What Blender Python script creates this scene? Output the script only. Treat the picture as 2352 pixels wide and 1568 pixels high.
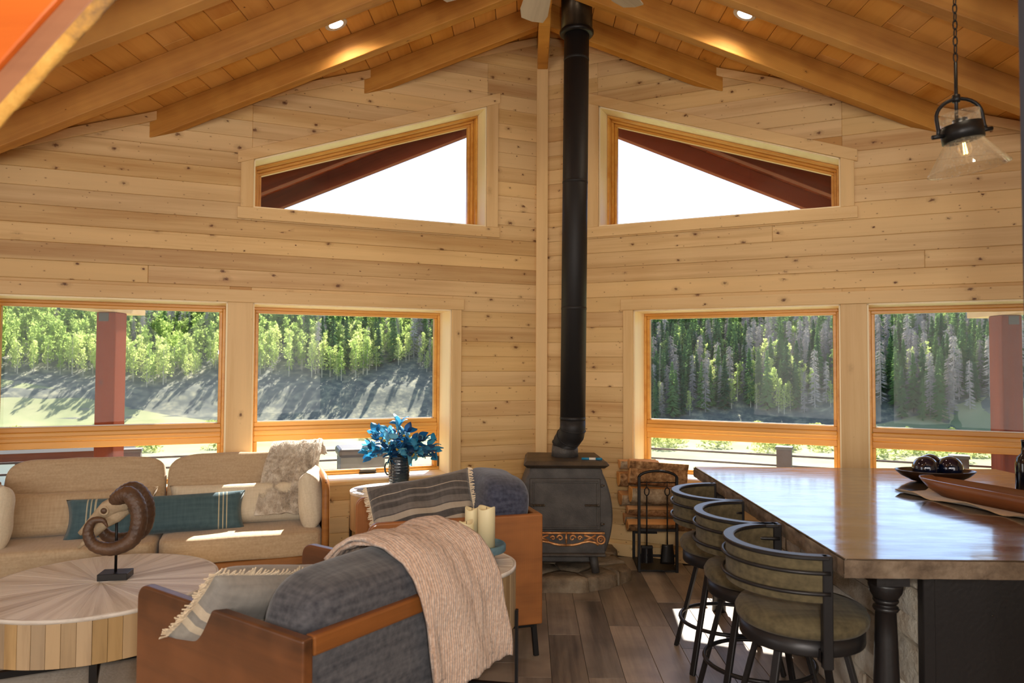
import bpy, math, random
from math import sin, cos, tan, pi, radians as R, atan2, sqrt, hypot
from mathutils import Vector as V, Matrix, noise

# ------------------------------------------------------------------ camera, sky, sun, lights, exposure
S = bpy.context.scene
COL = S.collection
for o in list(bpy.data.objects):
    bpy.data.objects.remove(o)

cd = bpy.data.cameras.new('camera')
cam = bpy.data.objects.new('camera', cd); COL.objects.link(cam)
S.camera = cam
cd.sensor_width = 36.0; cd.sensor_fit = 'HORIZONTAL'
cd.lens = 1650.0 / 2352.0 * 36.0
cd.clip_start = 0.02; cd.clip_end = 1000
CAMP = V((-0.1178, 0.0, 1.62))
pitch, roll, yaw = R(1.857), R(0.28), R(-1.314)
fw = V((sin(yaw) * cos(pitch), cos(yaw) * cos(pitch), sin(pitch)))
r0 = V((cos(yaw), -sin(yaw), 0)); u0 = r0.cross(fw)
rr = r0 * cos(roll) + u0 * sin(roll); uu = -r0 * sin(roll) + u0 * cos(roll)
cam.matrix_world = Matrix(((rr.x, uu.x, -fw.x, CAMP.x), (rr.y, uu.y, -fw.y, CAMP.y), (rr.z, uu.z, -fw.z, CAMP.z), (0, 0, 0, 1)))
cd.dof.use_dof = True; cd.dof.focus_distance = 5.6; cd.dof.aperture_fstop = 3.6

vs = S.view_settings
S.display_settings.display_device = 'sRGB'
vs.view_transform = 'Standard'; vs.look = 'None'; vs.gamma = 1.0; vs.use_curve_mapping = False
vs.exposure = 0.08

SUN_EL = R(43.6); SUN_AZ_X = -0.08          # sun rays travel (SUN_AZ_X, -1) across the floor
w = bpy.data.worlds.new('world'); S.world = w; w.use_nodes = True
nt = w.node_tree; nt.nodes.clear()
sky = nt.nodes.new('ShaderNodeTexSky'); sky.sky_type = 'NISHITA'; sky.sun_disc = False
sky.sun_elevation = SUN_EL; sky.sun_rotation = R(5); sky.air_density = 1.0; sky.dust_density = 3.5; sky.ozone_density = 1.0; sky.altitude = 2500
bg = nt.nodes.new('ShaderNodeBackground'); bg.inputs['Strength'].default_value = 0.33
wo = nt.nodes.new('ShaderNodeOutputWorld')
nt.links.new(sky.outputs[0], bg.inputs[0]); nt.links.new(bg.outputs[0], wo.inputs[0])

def light(name, kind, loc, energy, color=(1, 1, 1), aim=None, **kw):
    l = bpy.data.lights.new(name, kind); l.energy = energy; l.color = color
    for k, v_ in kw.items(): setattr(l, k, v_)
    o = bpy.data.objects.new(name, l); COL.objects.link(o); o.location = loc
    if aim is not None:
        o.rotation_euler = (V(aim) - V(loc)).to_track_quat('-Z', 'Y').to_euler()
    return o
light('sun', 'SUN', (0, 30, 30), 17, (1, 0.95, 0.86), aim=(SUN_AZ_X * 30, 0, 30 - 30 * tan(SUN_EL)), angle=R(0.53))
# added area lights filling the room with window-like daylight from behind and beside
light('rear_fill', 'AREA', (0.0, -4.3, 1.95), 290, (1.0, 0.93, 0.84), aim=(0.0, 3, 2.2), shape='RECTANGLE', size=8.6, size_y=3.0)
light('side_fill', 'AREA', (-4.35, 1.0, 1.5), 34, (0.93, 0.96, 1.0), aim=(0, 2.6, 1.3), shape='RECTANGLE', size=2.4, size_y=1.6)  # added side fill, no window modelled in this wall
# the photographer's flash
light('flash', 'AREA', (0.02, -0.12, 1.80), 40, (1.0, 0.95, 0.88), aim=(0.15, 6, 2.2), shape='DISK', size=0.16)

cy = S.cycles
cy.use_denoising = True
cy.max_bounces = 7; cy.diffuse_bounces = 4; cy.glossy_bounces = 4; cy.transmission_bounces = 6; cy.transparent_max_bounces = 16
cy.caustics_reflective = False; cy.caustics_refractive = False
cy.sample_clamp_indirect = 6.0

random.seed(7)
RND = random.Random(11)

# ------------------------------------------------------------------ mesh helpers
class MB:
    def __init__(s): s.v = []; s.f = []; s.sm = []
    def add(s, vs_, fs, smooth=False):
        n = len(s.v); s.v += [tuple(p) for p in vs_]
        for f in fs: s.f.append(tuple(i + n for i in f)); s.sm.append(smooth)
        return s
    def box(s, x0, x1, y0, y1, z0, z1, M=None):
        vs_ = [V((x, y, z)) for z in (z0, z1) for y in (y0, y1) for x in (x0, x1)]
        if M is not None: vs_ = [M @ p for p in vs_]
        return s.add(vs_, [(0, 2, 3, 1), (4, 5, 7, 6), (0, 1, 5, 4), (2, 6, 7, 3), (0, 4, 6, 2), (1, 3, 7, 5)])
    def hexa(s, lo, hi):            # two quads (4 points each), lo wound counter-clockwise seen from hi side reversed
        return s.add(list(lo) + list(hi), [(3, 2, 1, 0), (4, 5, 6, 7), (0, 1, 5, 4), (1, 2, 6, 5), (2, 3, 7, 6), (3, 0, 4, 7)])
    def beam(s, p0, p1, w_, h_, up=(0, 0, 1)):
        p0, p1 = V(p0), V(p1); d = (p1 - p0).normalized(); sx = d.cross(V(up))
        if sx.length < 1e-4: sx = d.cross(V((0, 1, 0)))
        sx.normalize(); sz = sx.cross(d)
        q = lambda p: [p - sx * w_ / 2 - sz * h_ / 2, p + sx * w_ / 2 - sz * h_ / 2, p + sx * w_ / 2 + sz * h_ / 2, p - sx * w_ / 2 + sz * h_ / 2]
        return s.hexa(q(p1), q(p0))
    def prism(s, poly, fn0, fn1):   # polygon (2d, ccw) mapped by fn0 (bottom) and fn1 (top)
        n = len(poly)
        return s.add([fn0(*p) for p in poly] + [fn1(*p) for p in poly],
                     [tuple(range(n - 1, -1, -1)), tuple(range(n, 2 * n))] + [(i, (i + 1) % n, n + (i + 1) % n, n + i) for i in range(n)])
    def tube(s, pts, rad, n=8, closed=False, cap=True, smooth=True, sq=None, twist=0):
        pts = [V(p) for p in pts]; m = len(pts)
        rad = rad if hasattr(rad, '__len__') else [rad] * m
        t0 = (pts[1] - pts[0]).normalized()
        nx = t0.cross(V((0, 0, 1)))
        if nx.length < 1e-3: nx = t0.cross(V((1, 0, 0)))
        nx.normalize(); base = len(s.v); vs_ = []
        for i, p in enumerate(pts):
            if closed: t = (pts[(i + 1) % m] - pts[i - 1]).normalized()
            else: t = (pts[min(i + 1, m - 1)] - pts[max(i - 1, 0)]).normalized()
            nx = (nx - t * nx.dot(t)); nx.normalize(); ny = t.cross(nx)
            a, b = (rad[i], rad[i]) if not hasattr(rad[i], '__len__') else rad[i]
            for k in range(n):
                an = 2 * pi * k / n + twist
                vs_.append(p + nx * cos(an) * a + ny * sin(an) * b)
        fs = []
        for i in range(m if closed else m - 1):
            j = (i + 1) % m
            for k in range(n): fs.append((i * n + k, i * n + (k + 1) % n, j * n + (k + 1) % n, j * n + k))
        if cap and not closed:
            fs.append(tuple(range(n - 1, -1, -1))); fs.append(tuple((m - 1) * n + k for k in range(n)))
        return s.add(vs_, fs, smooth)
    def lathe(s, prof, n=32, c=(0, 0, 0), smooth=True, sx=1, sy=1, cap=True):
        if prof[0] == prof[-1]: cap = False
        vs_ = []
        for (r_, z) in prof:
            for k in range(n):
                a = 2 * pi * k / n; vs_.append((c[0] + r_ * sx * cos(a), c[1] + r_ * sy * sin(a), c[2] + z))
        fs = []
        for i in range(len(prof) - 1):
            for k in range(n): fs.append((i * n + k, i * n + (k + 1) % n, (i + 1) * n + (k + 1) % n, (i + 1) * n + k))
        if cap and prof[0][0] > 1e-5: fs.append(tuple(range(n - 1, -1, -1)))
        if cap and prof[-1][0] > 1e-5: fs.append(tuple((len(prof) - 1) * n + k for k in range(n)))
        return s.add(vs_, fs, smooth)
    def sphere(s, c, r, nu=24, nv=14):
        r = r if hasattr(r, '__len__') else (r, r, r); vs_ = []
        for j in range(nv + 1):
            t = pi * j / nv
            for i in range(nu):
                a = 2 * pi * i / nu
                vs_.append((c[0] + r[0] * sin(t) * cos(a), c[1] + r[1] * sin(t) * sin(a), c[2] - r[2] * cos(t)))
        fs = [(j * nu + i, j * nu + (i + 1) % nu, (j + 1) * nu + (i + 1) % nu, (j + 1) * nu + i) for j in range(nv) for i in range(nu)]
        return s.add(vs_, fs, True)
    def grid(s, nu, nv, fn, smooth=True, thick=0):
        vs_ = [fn(i / nu, j / nv) for j in range(nv + 1) for i in range(nu + 1)]
        fs = [(j * (nu + 1) + i, j * (nu + 1) + i + 1, (j + 1) * (nu + 1) + i + 1, (j + 1) * (nu + 1) + i) for j in range(nv) for i in range(nu)]
        return s.add(vs_, fs, smooth)
    def rcube(s, c, h, e=6, n=10, fn=None):   # rounded cushion: p-norm box
        c = V(c)
        for ax in range(3):
            for sg in (-1, 1):
                a1, a2 = (ax + 1) % 3, (ax + 2) % 3
                def f(u_, v_, ax=ax, sg=sg, a1=a1, a2=a2):
                    p = [0, 0, 0]; p[ax] = sg
                    a, b = (u_ * 2 - 1), (v_ * 2 - 1)
                    a = sin(a * pi / 2) * .5 + a * .5; b = sin(b * pi / 2) * .5 + b * .5
                    p[a1] = a * sg; p[a2] = b
                    k = (sum(abs(t) ** e for t in p)) ** (1 / e)
                    q = V((p[0] / k * h[0], p[1] / k * h[1], p[2] / k * h[2]))
                    if fn: q = fn(q)
                    return c + q
                s.grid(n, n, f)
        return s
    def build(s, name, m, parent=None, bevel=0, seg=1, loc=None, rot=None, weld=False, subsurf=0, solid=0):
        me = bpy.data.meshes.new(name); me.from_pydata(s.v, [], s.f)
        me.polygons.foreach_set('use_smooth', s.sm); me.update()
        if m: me.materials.append(m)
        o = bpy.data.objects.new(name, me); COL.objects.link(o)
        if parent: o.parent = parent
        if loc is not None: o.location = loc
        if rot is not None: o.rotation_euler = rot
        if weld: md = o.modifiers.new('weld', 'WELD'); md.merge_threshold = 0.0005
        if solid: md = o.modifiers.new('solid', 'SOLIDIFY'); md.thickness = solid; md.offset = 0
        if bevel: md = o.modifiers.new('bevel', 'BEVEL'); md.width = bevel; md.segments = seg; md.limit_method = 'ANGLE'
        if subsurf: md = o.modifiers.new('sub', 'SUBSURF'); md.levels = subsurf; md.render_levels = subsurf
        return o

def tag(o, label=None, cat=None, group=None, kind=None):
    if label: o['label'] = label
    if cat: o['category'] = cat
    if group: o['group'] = group
    if kind: o['kind'] = kind
    return o
def thing(name, label, cat, loc=(0, 0, 0), rotz=0, group=None):
    o = bpy.data.objects.new(name, None); COL.objects.link(o)
    o.empty_display_size = .1; o.location = loc; o.rotation_euler = (0, 0, rotz)
    return tag(o, label, cat, group)
def copy_tree(o, parent=None):
    c = o.copy(); COL.objects.link(c)
    if parent: c.parent = parent
    for ch in list(o.children): copy_tree(ch, c)
    return c
def nz(p, sc=1.0): return noise.noise(V(p) * sc)

# ------------------------------------------------------------------ materials
def lin(c): return tuple(((x / 255) / 12.92 if x / 255 <= .04045 else ((x / 255 + .055) / 1.055) ** 2.4) for x in c) + (1,)
class NT:
    def __init__(s, name):
        s.m = bpy.data.materials.new(name); s.m.use_nodes = True; s.t = s.m.node_tree; s.t.nodes.clear()
        s.out = s.n('ShaderNodeOutputMaterial')
    def n(s, typ, **kw):
        x = s.t.nodes.new(typ)
        for k, v_ in kw.items():
            if k.startswith('i_'):
                key = k[2:]; key = int(key) if key.isdigit() else key.replace('_', ' ')
                x.inputs[key].default_value = v_
            else: setattr(x, k, v_)
        return x
    def l(s, a, b): s.t.links.new(a, b); return b
    def val(s, op, a, b=None, c=None):
        x = s.n('ShaderNodeMath', operation=op)
        for i, q in enumerate((a, b, c)):
            if q is None: continue
            if isinstance(q, (int, float)): x.inputs[i].default_value = q
            else: s.l(q, x.inputs[i])
        return x.outputs[0]
    def vec(s, op, a, b=None):
        x = s.n('ShaderNodeVectorMath', operation=op)
        for i, q in enumerate((a, b)):
            if q is None: continue
            if isinstance(q, tuple): x.inputs[i].default_value = q
            else: s.l(q, x.inputs[i])
        return x.outputs[1] if op in ('LENGTH', 'DISTANCE', 'DOT_PRODUCT') else x.outputs[0]
    def ramp(s, fac, stops):
        x = s.n('ShaderNodeValToRGB'); e = x.color_ramp.elements
        while len(e) < len(stops): e.new(0.5)
        for q, (p, c) in zip(e, stops): q.position = p; q.color = c if len(c) == 4 else tuple(c) + (1,)
        s.l(fac, x.inputs[0]); return x.outputs[0]
    def mix(s, fac, a, b, mode='MIX'):
        x = s.n('ShaderNodeMix', data_type='RGBA', blend_type=mode)
        for sock, q in ((x.inputs[0], fac), (x.inputs[6], a), (x.inputs[7], b)):
            if isinstance(q, (int, float, tuple)): sock.default_value = q
            else: s.l(q, sock)
        return x.outputs[2]
    def bump(s, h, strength=.3, dist=.01, nrm=None):
        x = s.n('ShaderNodeBump'); x.inputs['Strength'].default_value = strength; x.inputs['Distance'].default_value = dist
        s.l(h, x.inputs['Height'])
        if nrm is not None: s.l(nrm, x.inputs['Normal'])
        return x.outputs[0]
    def bsdf(s, col, rough=.5, nrm=None, metal=0, spec=.5, **kw):
        b = s.n('ShaderNodeBsdfPrincipled')
        for k, q in (('Base Color', col), ('Roughness', rough), ('Metallic', metal), ('Specular IOR Level', spec)):
            if isinstance(q, (int, float, tuple)): b.inputs[k].default_value = q
            else: s.l(q, b.inputs[k])
        for k, q in kw.items(): b.inputs[k.replace('_', ' ')].default_value = q
        if nrm is not None: s.l(nrm, b.inputs['Normal'])
        s.l(b.outputs[0], s.out.inputs[0]); return b
    def coords(s, rand=True):
        tc = s.n('ShaderNodeTexCoord').outputs['Object']
        if not rand: return tc, None
        oi = s.n('ShaderNodeObjectInfo').outputs['Random']
        c = s.n('ShaderNodeCombineXYZ')
        s.l(s.val('MULTIPLY', oi, 37.0), c.inputs[0]); s.l(s.val('MULTIPLY', oi, 91.0), c.inputs[1]); s.l(s.val('MULTIPLY', oi, 53.0), c.inputs[2])
        return s.vec('ADD', tc, c.outputs[0]), oi

def wood(name, light_c, dark_c, axis='X', grain=14, stretch=.05, knots=0, knot_c=(70, 40, 20), rough=.5, bump=.15, var=.18, spec=.4, saw=0, coat=0, knot_cell=(2.3, 7.0), blotch=0):
    t = NT(name); co, oi = t.coords()
    sc = {'X': (stretch, 1, 1), 'Y': (1, stretch, 1), 'Z': (1, 1, stretch)}[axis]
    p = t.vec('MULTIPLY', co, sc)
    warp = t.n('ShaderNodeTexNoise', i_Scale=1.6, i_Detail=2); t.l(p, warp.inputs['Vector'])
    pw = t.vec('ADD', p, t.vec('MULTIPLY', warp.outputs['Color'], (.12, .12, .12)))
    a = t.n('ShaderNodeTexNoise', i_Scale=grain, i_Detail=5, i_Roughness=.65); t.l(pw, a.inputs['Vector'])
    b = t.n('ShaderNodeTexNoise', i_Scale=grain * .22, i_Detail=2); t.l(pw, b.inputs['Vector'])
    g = t.val('MULTIPLY_ADD', b.outputs[0], .55, t.val('MULTIPLY', a.outputs[0], .5))
    col = t.ramp(g, [(.36, lin(dark_c)), (.56, lin(light_c)), (.8, lin(tuple(min(255, int(c * 1.06)) for c in light_c)))])
    if blotch:
        bl = t.n('ShaderNodeTexNoise', i_Scale=2.5, i_Detail=4); t.l(co, bl.inputs['Vector'])
        col = t.mix(t.ramp(bl.outputs[0], [(.42, (0, 0, 0)), (.65, (blotch, blotch, blotch))]), col, lin(dark_c))
    h = a.outputs[0]
    if knots:
        for (ka, kb, rmax, off) in ((knot_cell[0], knot_cell[1], .046, 0.0), (knot_cell[0] * 2.4, knot_cell[1] * 1.9, .011, 4.7)):
            ks = {'X': (ka, kb, kb), 'Y': (kb, ka, kb), 'Z': (kb, kb, ka)}[axis]
            kc = t.vec('MULTIPLY', co, (1, 0, 1)) if knots > 1 else co        # wall boards: depth axis flattened
            ksv = t.vec('ADD', t.vec('MULTIPLY', kc, ks), (off, 0, off))
            vo = t.n('ShaderNodeTexVoronoi', i_Scale=1.0); t.l(ksv, vo.inputs['Vector'])
            df = t.vec('MULTIPLY', t.vec('SUBTRACT', ksv, vo.outputs['Position']), tuple(1 / k for k in ks))
            df = t.vec('MULTIPLY', df, {'X': (.62, 0 if knots > 1 else 1, 1), 'Y': (1, .62, 1), 'Z': (1, 0 if knots > 1 else 1, .62)}[axis])
            dn = t.n('ShaderNodeTexNoise', i_Scale=70, i_Detail=1); t.l(co, dn.inputs['Vector'])
            d = t.val('ADD', t.vec('LENGTH', df), t.val('MULTIPLY', t.val('SUBTRACT', dn.outputs[0], .5), rmax * .4))
            sep = t.n('ShaderNodeSeparateColor'); t.l(vo.outputs['Color'], sep.inputs[0])
            rad = t.val('MULTIPLY', t.val('MAXIMUM', t.val('SUBTRACT', sep.outputs[0], .18), 0), rmax)
            k = t.val('DIVIDE', d, t.val('ADD', rad, .0001))
            halo = t.ramp(k, [(.0, (.5,) * 3), (1.0, (0, 0, 0))]); halo.node.color_ramp.elements[1].position = .98
            col = t.mix(halo, col, lin(tuple(int(a_ * .5 + b_ * .5) for a_, b_ in zip(knot_c, dark_c))))
            kf = t.ramp(t.val('MULTIPLY', k, 2.6), [(.0, (1, 1, 1)), (.5, (.7,) * 3), (.85, (.3,) * 3), (1.0, (0, 0, 0))])
            col = t.mix(kf, col, lin(knot_c))
    if var:
        vr = t.val('MULTIPLY_ADD', oi, var, 1 - var * .55)
        hs = t.n('ShaderNodeHueSaturation'); t.l(vr, hs.inputs['Value']); t.l(col, hs.inputs['Color'])
        hr = t.n('ShaderNodeMath', operation='FRACT'); t.l(t.val('MULTIPLY', oi, 17.3), hr.inputs[0])
        t.l(t.val('MULTIPLY_ADD', hr.outputs[0], var * .9, 1 - var * .45), hs.inputs['Saturation'])
        col = hs.outputs[0]
    nrm = t.bump(h, bump, .004)
    if saw:
        sv = t.n('ShaderNodeTexWave', bands_direction=axis, i_Scale=55, i_Distortion=1.5, i_Detail=2); t.l(co, sv.inputs['Vector'])
        sn = t.n('ShaderNodeTexNoise', i_Scale=5, i_Detail=2); t.l(co, sn.inputs['Vector'])
        m_ = t.val('MULTIPLY', sv.outputs[1], t.ramp(sn.outputs[0], [(.42, (0, 0, 0)), (.62, (1, 1, 1))]))
        col = t.mix(t.val('MULTIPLY', m_, saw), col, lin(tuple(min(255, int(c * 1.35 + 12)) for c in light_c)))
        nrm = t.bump(sv.outputs[1], .12, .002, nrm)
    b_ = t.bsdf(col, rough, nrm, 0, spec)
    if coat: b_.inputs['Coat Weight'].default_value = coat; b_.inputs['Coat Roughness'].default_value = .12
    return t.m

def fabric(name, c1, c2, scale=260, rough=.95, bump=.35, stripes=None, axis=0, mottled=.5, sheen=.25, slub=0):
    t = NT(name); co, oi = t.coords(False)
    n1 = t.n('ShaderNodeTexNoise', i_Scale=scale, i_Detail=2); t.l(co, n1.inputs['Vector'])
    wv = t.vec('MULTIPLY', co, (1, .12, 1)); n2 = t.n('ShaderNodeTexNoise', i_Scale=scale * .45, i_Detail=2); t.l(wv, n2.inputs['Vector'])
    wv2 = t.vec('MULTIPLY', co, (.08, 1, 1)); n3 = t.n('ShaderNodeTexNoise', i_Scale=scale * .45, i_Detail=2); t.l(wv2, n3.inputs['Vector'])
    g = t.val('ADD', t.val('MULTIPLY', n2.outputs[0], .5), t.val('MULTIPLY', n3.outputs[0], .5))
    col = t.ramp(g, [(.5 - .22 * mottled - .05, lin(c1)), (.5 + .22 * mottled + .05, lin(c2))])
    if stripes:
        sep = t.n('ShaderNodeSeparateXYZ'); t.l(co, sep.inputs[0])
        f = t.val('MULTIPLY_ADD', sep.outputs[axis], stripes[0], stripes[1])
        sc = t.ramp(f, stripes[2]); sc_node = sc.node; sc_node.color_ramp.interpolation = 'CONSTANT'
        col = t.mix(stripes[3] if len(stripes) > 3 else .85, col, t.mix(.35, sc, col))
    nrm = t.bump(t.val('ADD', n1.outputs[0], g), bump, .003)
    t.bsdf(col, rough, nrm, 0, .15, Sheen_Weight=sheen)
    return t.m

def plain(name, c, rough=.5, metal=0, spec=.5, bump=0, bscale=80, var=0, c2=None, nscale=6, coat=0):
    t = NT(name); co, oi = t.coords(bool(var))
    col = lin(c); nrm = None
    if c2:
        n1 = t.n('ShaderNodeTexNoise', i_Scale=nscale, i_Detail=5, i_Roughness=.6); t.l(co, n1.inputs['Vector'])
        col = t.ramp(n1.outputs[0], [(.35, lin(c)), (.65, lin(c2))])
    if var:
        hs = t.n('ShaderNodeHueSaturation'); t.l(t.val('MULTIPLY_ADD', oi, var, 1 - var * .5), hs.inputs['Value'])
        if isinstance(col, tuple): hs.inputs['Color'].default_value = col
        else: t.l(col, hs.inputs['Color'])
        col = hs.outputs[0]
    if bump:
        n2 = t.n('ShaderNodeTexNoise', i_Scale=bscale, i_Detail=4); t.l(co, n2.inputs['Vector']); nrm = t.bump(n2.outputs[0], bump, .01)
    b = t.bsdf(col, rough, nrm, metal, spec)
    if coat: b.inputs['Coat Weight'].default_value = coat
    return t.m

def leafy(name, c, c2, trans=.45, rough=.6, nscale=1.2):
    t = NT(name); co, oi = t.coords()
    n1 = t.n('ShaderNodeTexNoise', i_Scale=nscale, i_Detail=3); t.l(co, n1.inputs['Vector'])
    f = t.val('ADD', t.val('MULTIPLY', oi, .5), t.val('MULTIPLY', n1.outputs[0], .6))
    col = t.ramp(f, [(.25, lin(c)), (.8, lin(c2))])
    d = t.n('ShaderNodeBsdfDiffuse'); t.l(col, d.inputs[0])
    tr = t.n('ShaderNodeBsdfTranslucent'); t.l(col, tr.inputs[0])
    mx = t.n('ShaderNodeMixShader'); mx.inputs[0].default_value = trans
    t.l(d.outputs[0], mx.inputs[1]); t.l(tr.outputs[0], mx.inputs[2]); t.l(mx.outputs[0], t.out.inputs[0])
    return t.m

def glass_pane(name, dust=.05, refl=1.0):
    t = NT(name); co, _ = t.coords(False)
    tr = t.n('ShaderNodeBsdfTransparent'); gl = t.n('ShaderNodeBsdfGlossy'); gl.inputs['Roughness'].default_value = .01
    lw = t.n('ShaderNodeLayerWeight'); lw.inputs[0].default_value = .5
    fr = t.val('MULTIPLY_ADD', t.val('POWER', lw.outputs[1], 5.0), .9, .035)
    mx = t.n('ShaderNodeMixShader'); t.l(t.val('MULTIPLY', fr, refl), mx.inputs[0]); t.l(tr.outputs[0], mx.inputs[1]); t.l(gl.outputs[0], mx.inputs[2])
    tl = t.n('ShaderNodeBsdfTranslucent'); tl.inputs[0].default_value = (.9, .93, 1, 1)
    n1 = t.n('ShaderNodeTexNoise', i_Scale=9, i_Detail=6, i_Roughness=.7); t.l(co, n1.inputs['Vector'])
    n2 = t.n('ShaderNodeTexNoise', i_Scale=220, i_Detail=1); t.l(co, n2.inputs['Vector'])
    f = t.val('MULTIPLY', t.val('ADD', t.val('MULTIPLY', n1.outputs[0], .9), t.ramp(n2.outputs[0], [(.66, (0, 0, 0)), (.78, (.8,) * 3)])), dust * 1.6)
    m2 = t.n('ShaderNodeMixShader'); t.l(f, m2.inputs[0]); t.l(mx.outputs[0], m2.inputs[1]); t.l(tl.outputs[0], m2.inputs[2])
    t.l(m2.outputs[0], t.out.inputs[0]); return t.m

def emit(name, c, strength):
    t = NT(name); e = t.n('ShaderNodeEmission'); e.inputs[0].default_value = lin(c); e.inputs[1].default_value = strength
    t.l(e.outputs[0], t.out.inputs[0]); return t.m

M = {}
M['pine'] = wood('pine_board', (222, 188, 134), (186, 142, 86), 'X', 13, .04, 2, (98, 56, 26), .5, .14, .12, .35)
M['pine_trim'] = wood('pine_trim', (226, 192, 138), (206, 164, 106), 'X', 12, .05, 2, (92, 52, 24), .5, .08, .06, .35)
M['pine_trim_v'] = wood('pine_trim_upright', (226, 192, 138), (206, 164, 106), 'Z', 12, .05, 1, (92, 52, 24), .5, .08, .06, .35, knot_cell=(2.6, 7))
M['jamb'] = wood('pine_jamb_lit', (250, 232, 192), (240, 212, 162), 'Z', 10, .05, 0, rough=.45, bump=.05, var=.05)  # near-white: daylight bounced onto the reveals is put into the colour
M['fir'] = wood('fir_window_frame', (222, 166, 84), (202, 138, 56), 'X', 16, .03, 0, rough=.35, bump=.05, var=.06, spec=.5)
M['fir_v'] = wood('fir_window_frame_upright', (222, 166, 84), (202, 138, 56), 'Z', 16, .03, 0, rough=.35, bump=.05, var=.06, spec=.5)
M['rafter'] = wood('rafter_timber', (194, 138, 64), (148, 92, 36), 'X', 10, .05, 1, (84, 40, 14), .6, .2, .10, .3, saw=.22, knot_cell=(1.8, 6))
M['ceiling'] = wood('ceiling_plank', (230, 172, 92), (206, 140, 62), 'Y', 9, .06, 1, (74, 32, 8), .5, .12, .07, .4, knot_cell=(2.0, 5.2))
M['stain'] = wood('redwood_stain', (142, 66, 30), (100, 42, 18), 'Z', 9, .06, 1, (44, 20, 12), .75, .35, .12, .2)
M['stain_y'] = wood('redwood_stain_beam', (120, 60, 40), (84, 38, 26), 'X', 9, .06, 0, rough=.8, bump=.3, var=.12, spec=.2)
M['floor'] = wood('floor_plank', (164, 148, 132), (72, 64, 60), 'Y', 9, .06, 0, rough=.36, bump=.2, var=.30, spec=.5, blotch=.55)
M['subfloor'] = plain('floor_base', (60, 48, 40), .7)
M['chair_wood'] = wood('chair_wood', (112, 68, 38), (70, 42, 23), 'Y', 12, .06, 0, rough=.42, bump=.1, var=.06, saw=.3, coat=.1)  # darker copy of the shared chair wood, front chair's dimmer light in the colour
M['chair_wood_x'] = wood('chair_wood_cross', (138, 84, 42), (92, 54, 26), 'X', 12, .06, 0, rough=.42, bump=.1, var=.06, saw=.12, coat=.15)
M['chair_wood_lit'] = wood('chair_wood_lit', (150, 92, 44), (104, 60, 27), 'Y', 12, .06, 0, rough=.42, bump=.1, var=.06, saw=.3, coat=.1)  # same wood, lighter copy: the light on the stove-side chair is painted in
M['grey_fab'] = fabric('charcoal_weave', (42, 43, 50), (94, 92, 95), 110, mottled=.8)
M['blue_fab'] = fabric('slate_blue_weave', (38, 42, 58), (84, 87, 104), 110, mottled=.8)
M['linen'] = fabric('tan_linen', (164, 140, 110), (200, 178, 148), 170, mottled=1.3)
M['cream'] = fabric('cream_linen', (198, 184, 158), (228, 216, 194), 170, mottled=1.3)
M['olive'] = fabric('olive_upholstery', (64, 57, 42), (110, 98, 72), 100, mottled=.9, sheen=.08)
tan_ = (222, 210, 170)
M['teal'] = fabric('teal_weave', (50, 72, 82), (104, 128, 136), 100, mottled=1, axis=0, stripes=(1.0, .5, [(0, lin((64, 90, 98))), (.075, lin(tan_)), (.083, lin((64, 90, 98))), (.1, lin(tan_)), (.108, lin((64, 90, 98))), (.125, lin(tan_)), (.133, lin((64, 90, 98))), (.872, lin(tan_)), (.88, lin((64, 90, 98))), (.9, lin(tan_)), (.908, lin((64, 90, 98))), (.925, lin(tan_)), (.933, lin((64, 90, 98)))], .8))
dk, lt_, gy = lin((62, 58, 56)), lin((206, 190, 168)), lin((120, 112, 106))
M['stripe'] = fabric('striped_weave', (74, 70, 68), (124, 118, 114), 110, mottled=.7, axis=1, stripes=(1.9, .5, [(0, gy), (.08, lt_), (.10, dk), (.12, lt_), (.15, dk), (.17, lt_), (.22, dk), (.24, lt_), (.27, dk), (.30, lt_), (.38, dk), (.46, lt_), (.52, dk), (.535, gy), (.6, dk), (.66, gy), (.68, dk), (.74, lt_), (.75, dk), (.85, gy), (.9, dk)], .85))
M['grey_stripe'] = fabric('grey_washed_weave', (110, 106, 100), (172, 164, 152), 100, mottled=1, axis=1, stripes=(1.9, .5, [(0, lin((150, 142, 132))), (.34, lin((226, 204, 172))), (.40, lin((128, 122, 116))), (.46, lin((228, 204, 172))), (.53, lin((132, 126, 122)))], .8))
M['fringe'] = fabric('fringe_threads', (214, 194, 164), (232, 214, 186), 300)
def knit():
    t = NT('knit_wool'); co, _ = t.coords(False)
    wv = t.n('ShaderNodeTexWave', bands_direction='X', i_Scale=30, i_Distortion=1.6, i_Detail=2, i_Detail_Scale=6); t.l(co, wv.inputs['Vector'])
    n1 = t.n('ShaderNodeTexNoise', i_Scale=90, i_Detail=3); t.l(co, n1.inputs['Vector'])
    n2 = t.n('ShaderNodeTexNoise', i_Scale=4, i_Detail=2); t.l(co, n2.inputs['Vector'])
    f = t.val('ADD', t.val('MULTIPLY', wv.outputs[1], .16), t.val('ADD', t.val('MULTIPLY', n1.outputs[0], .8), t.val('MULTIPLY', n2.outputs[0], .2)))
    col = t.ramp(f, [(.25, lin((156, 124, 104))), (.6, lin((198, 166, 144))), (.9, lin((228, 206, 188)))])
    nrm = t.bump(t.val('ADD', t.val('MULTIPLY', wv.outputs[1], .6), n1.outputs[0]), .7, .010)
    t.bsdf(col, .95, nrm, 0, .1, Sheen_Weight=.5); return t.m
M['knit'] = knit()
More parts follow.
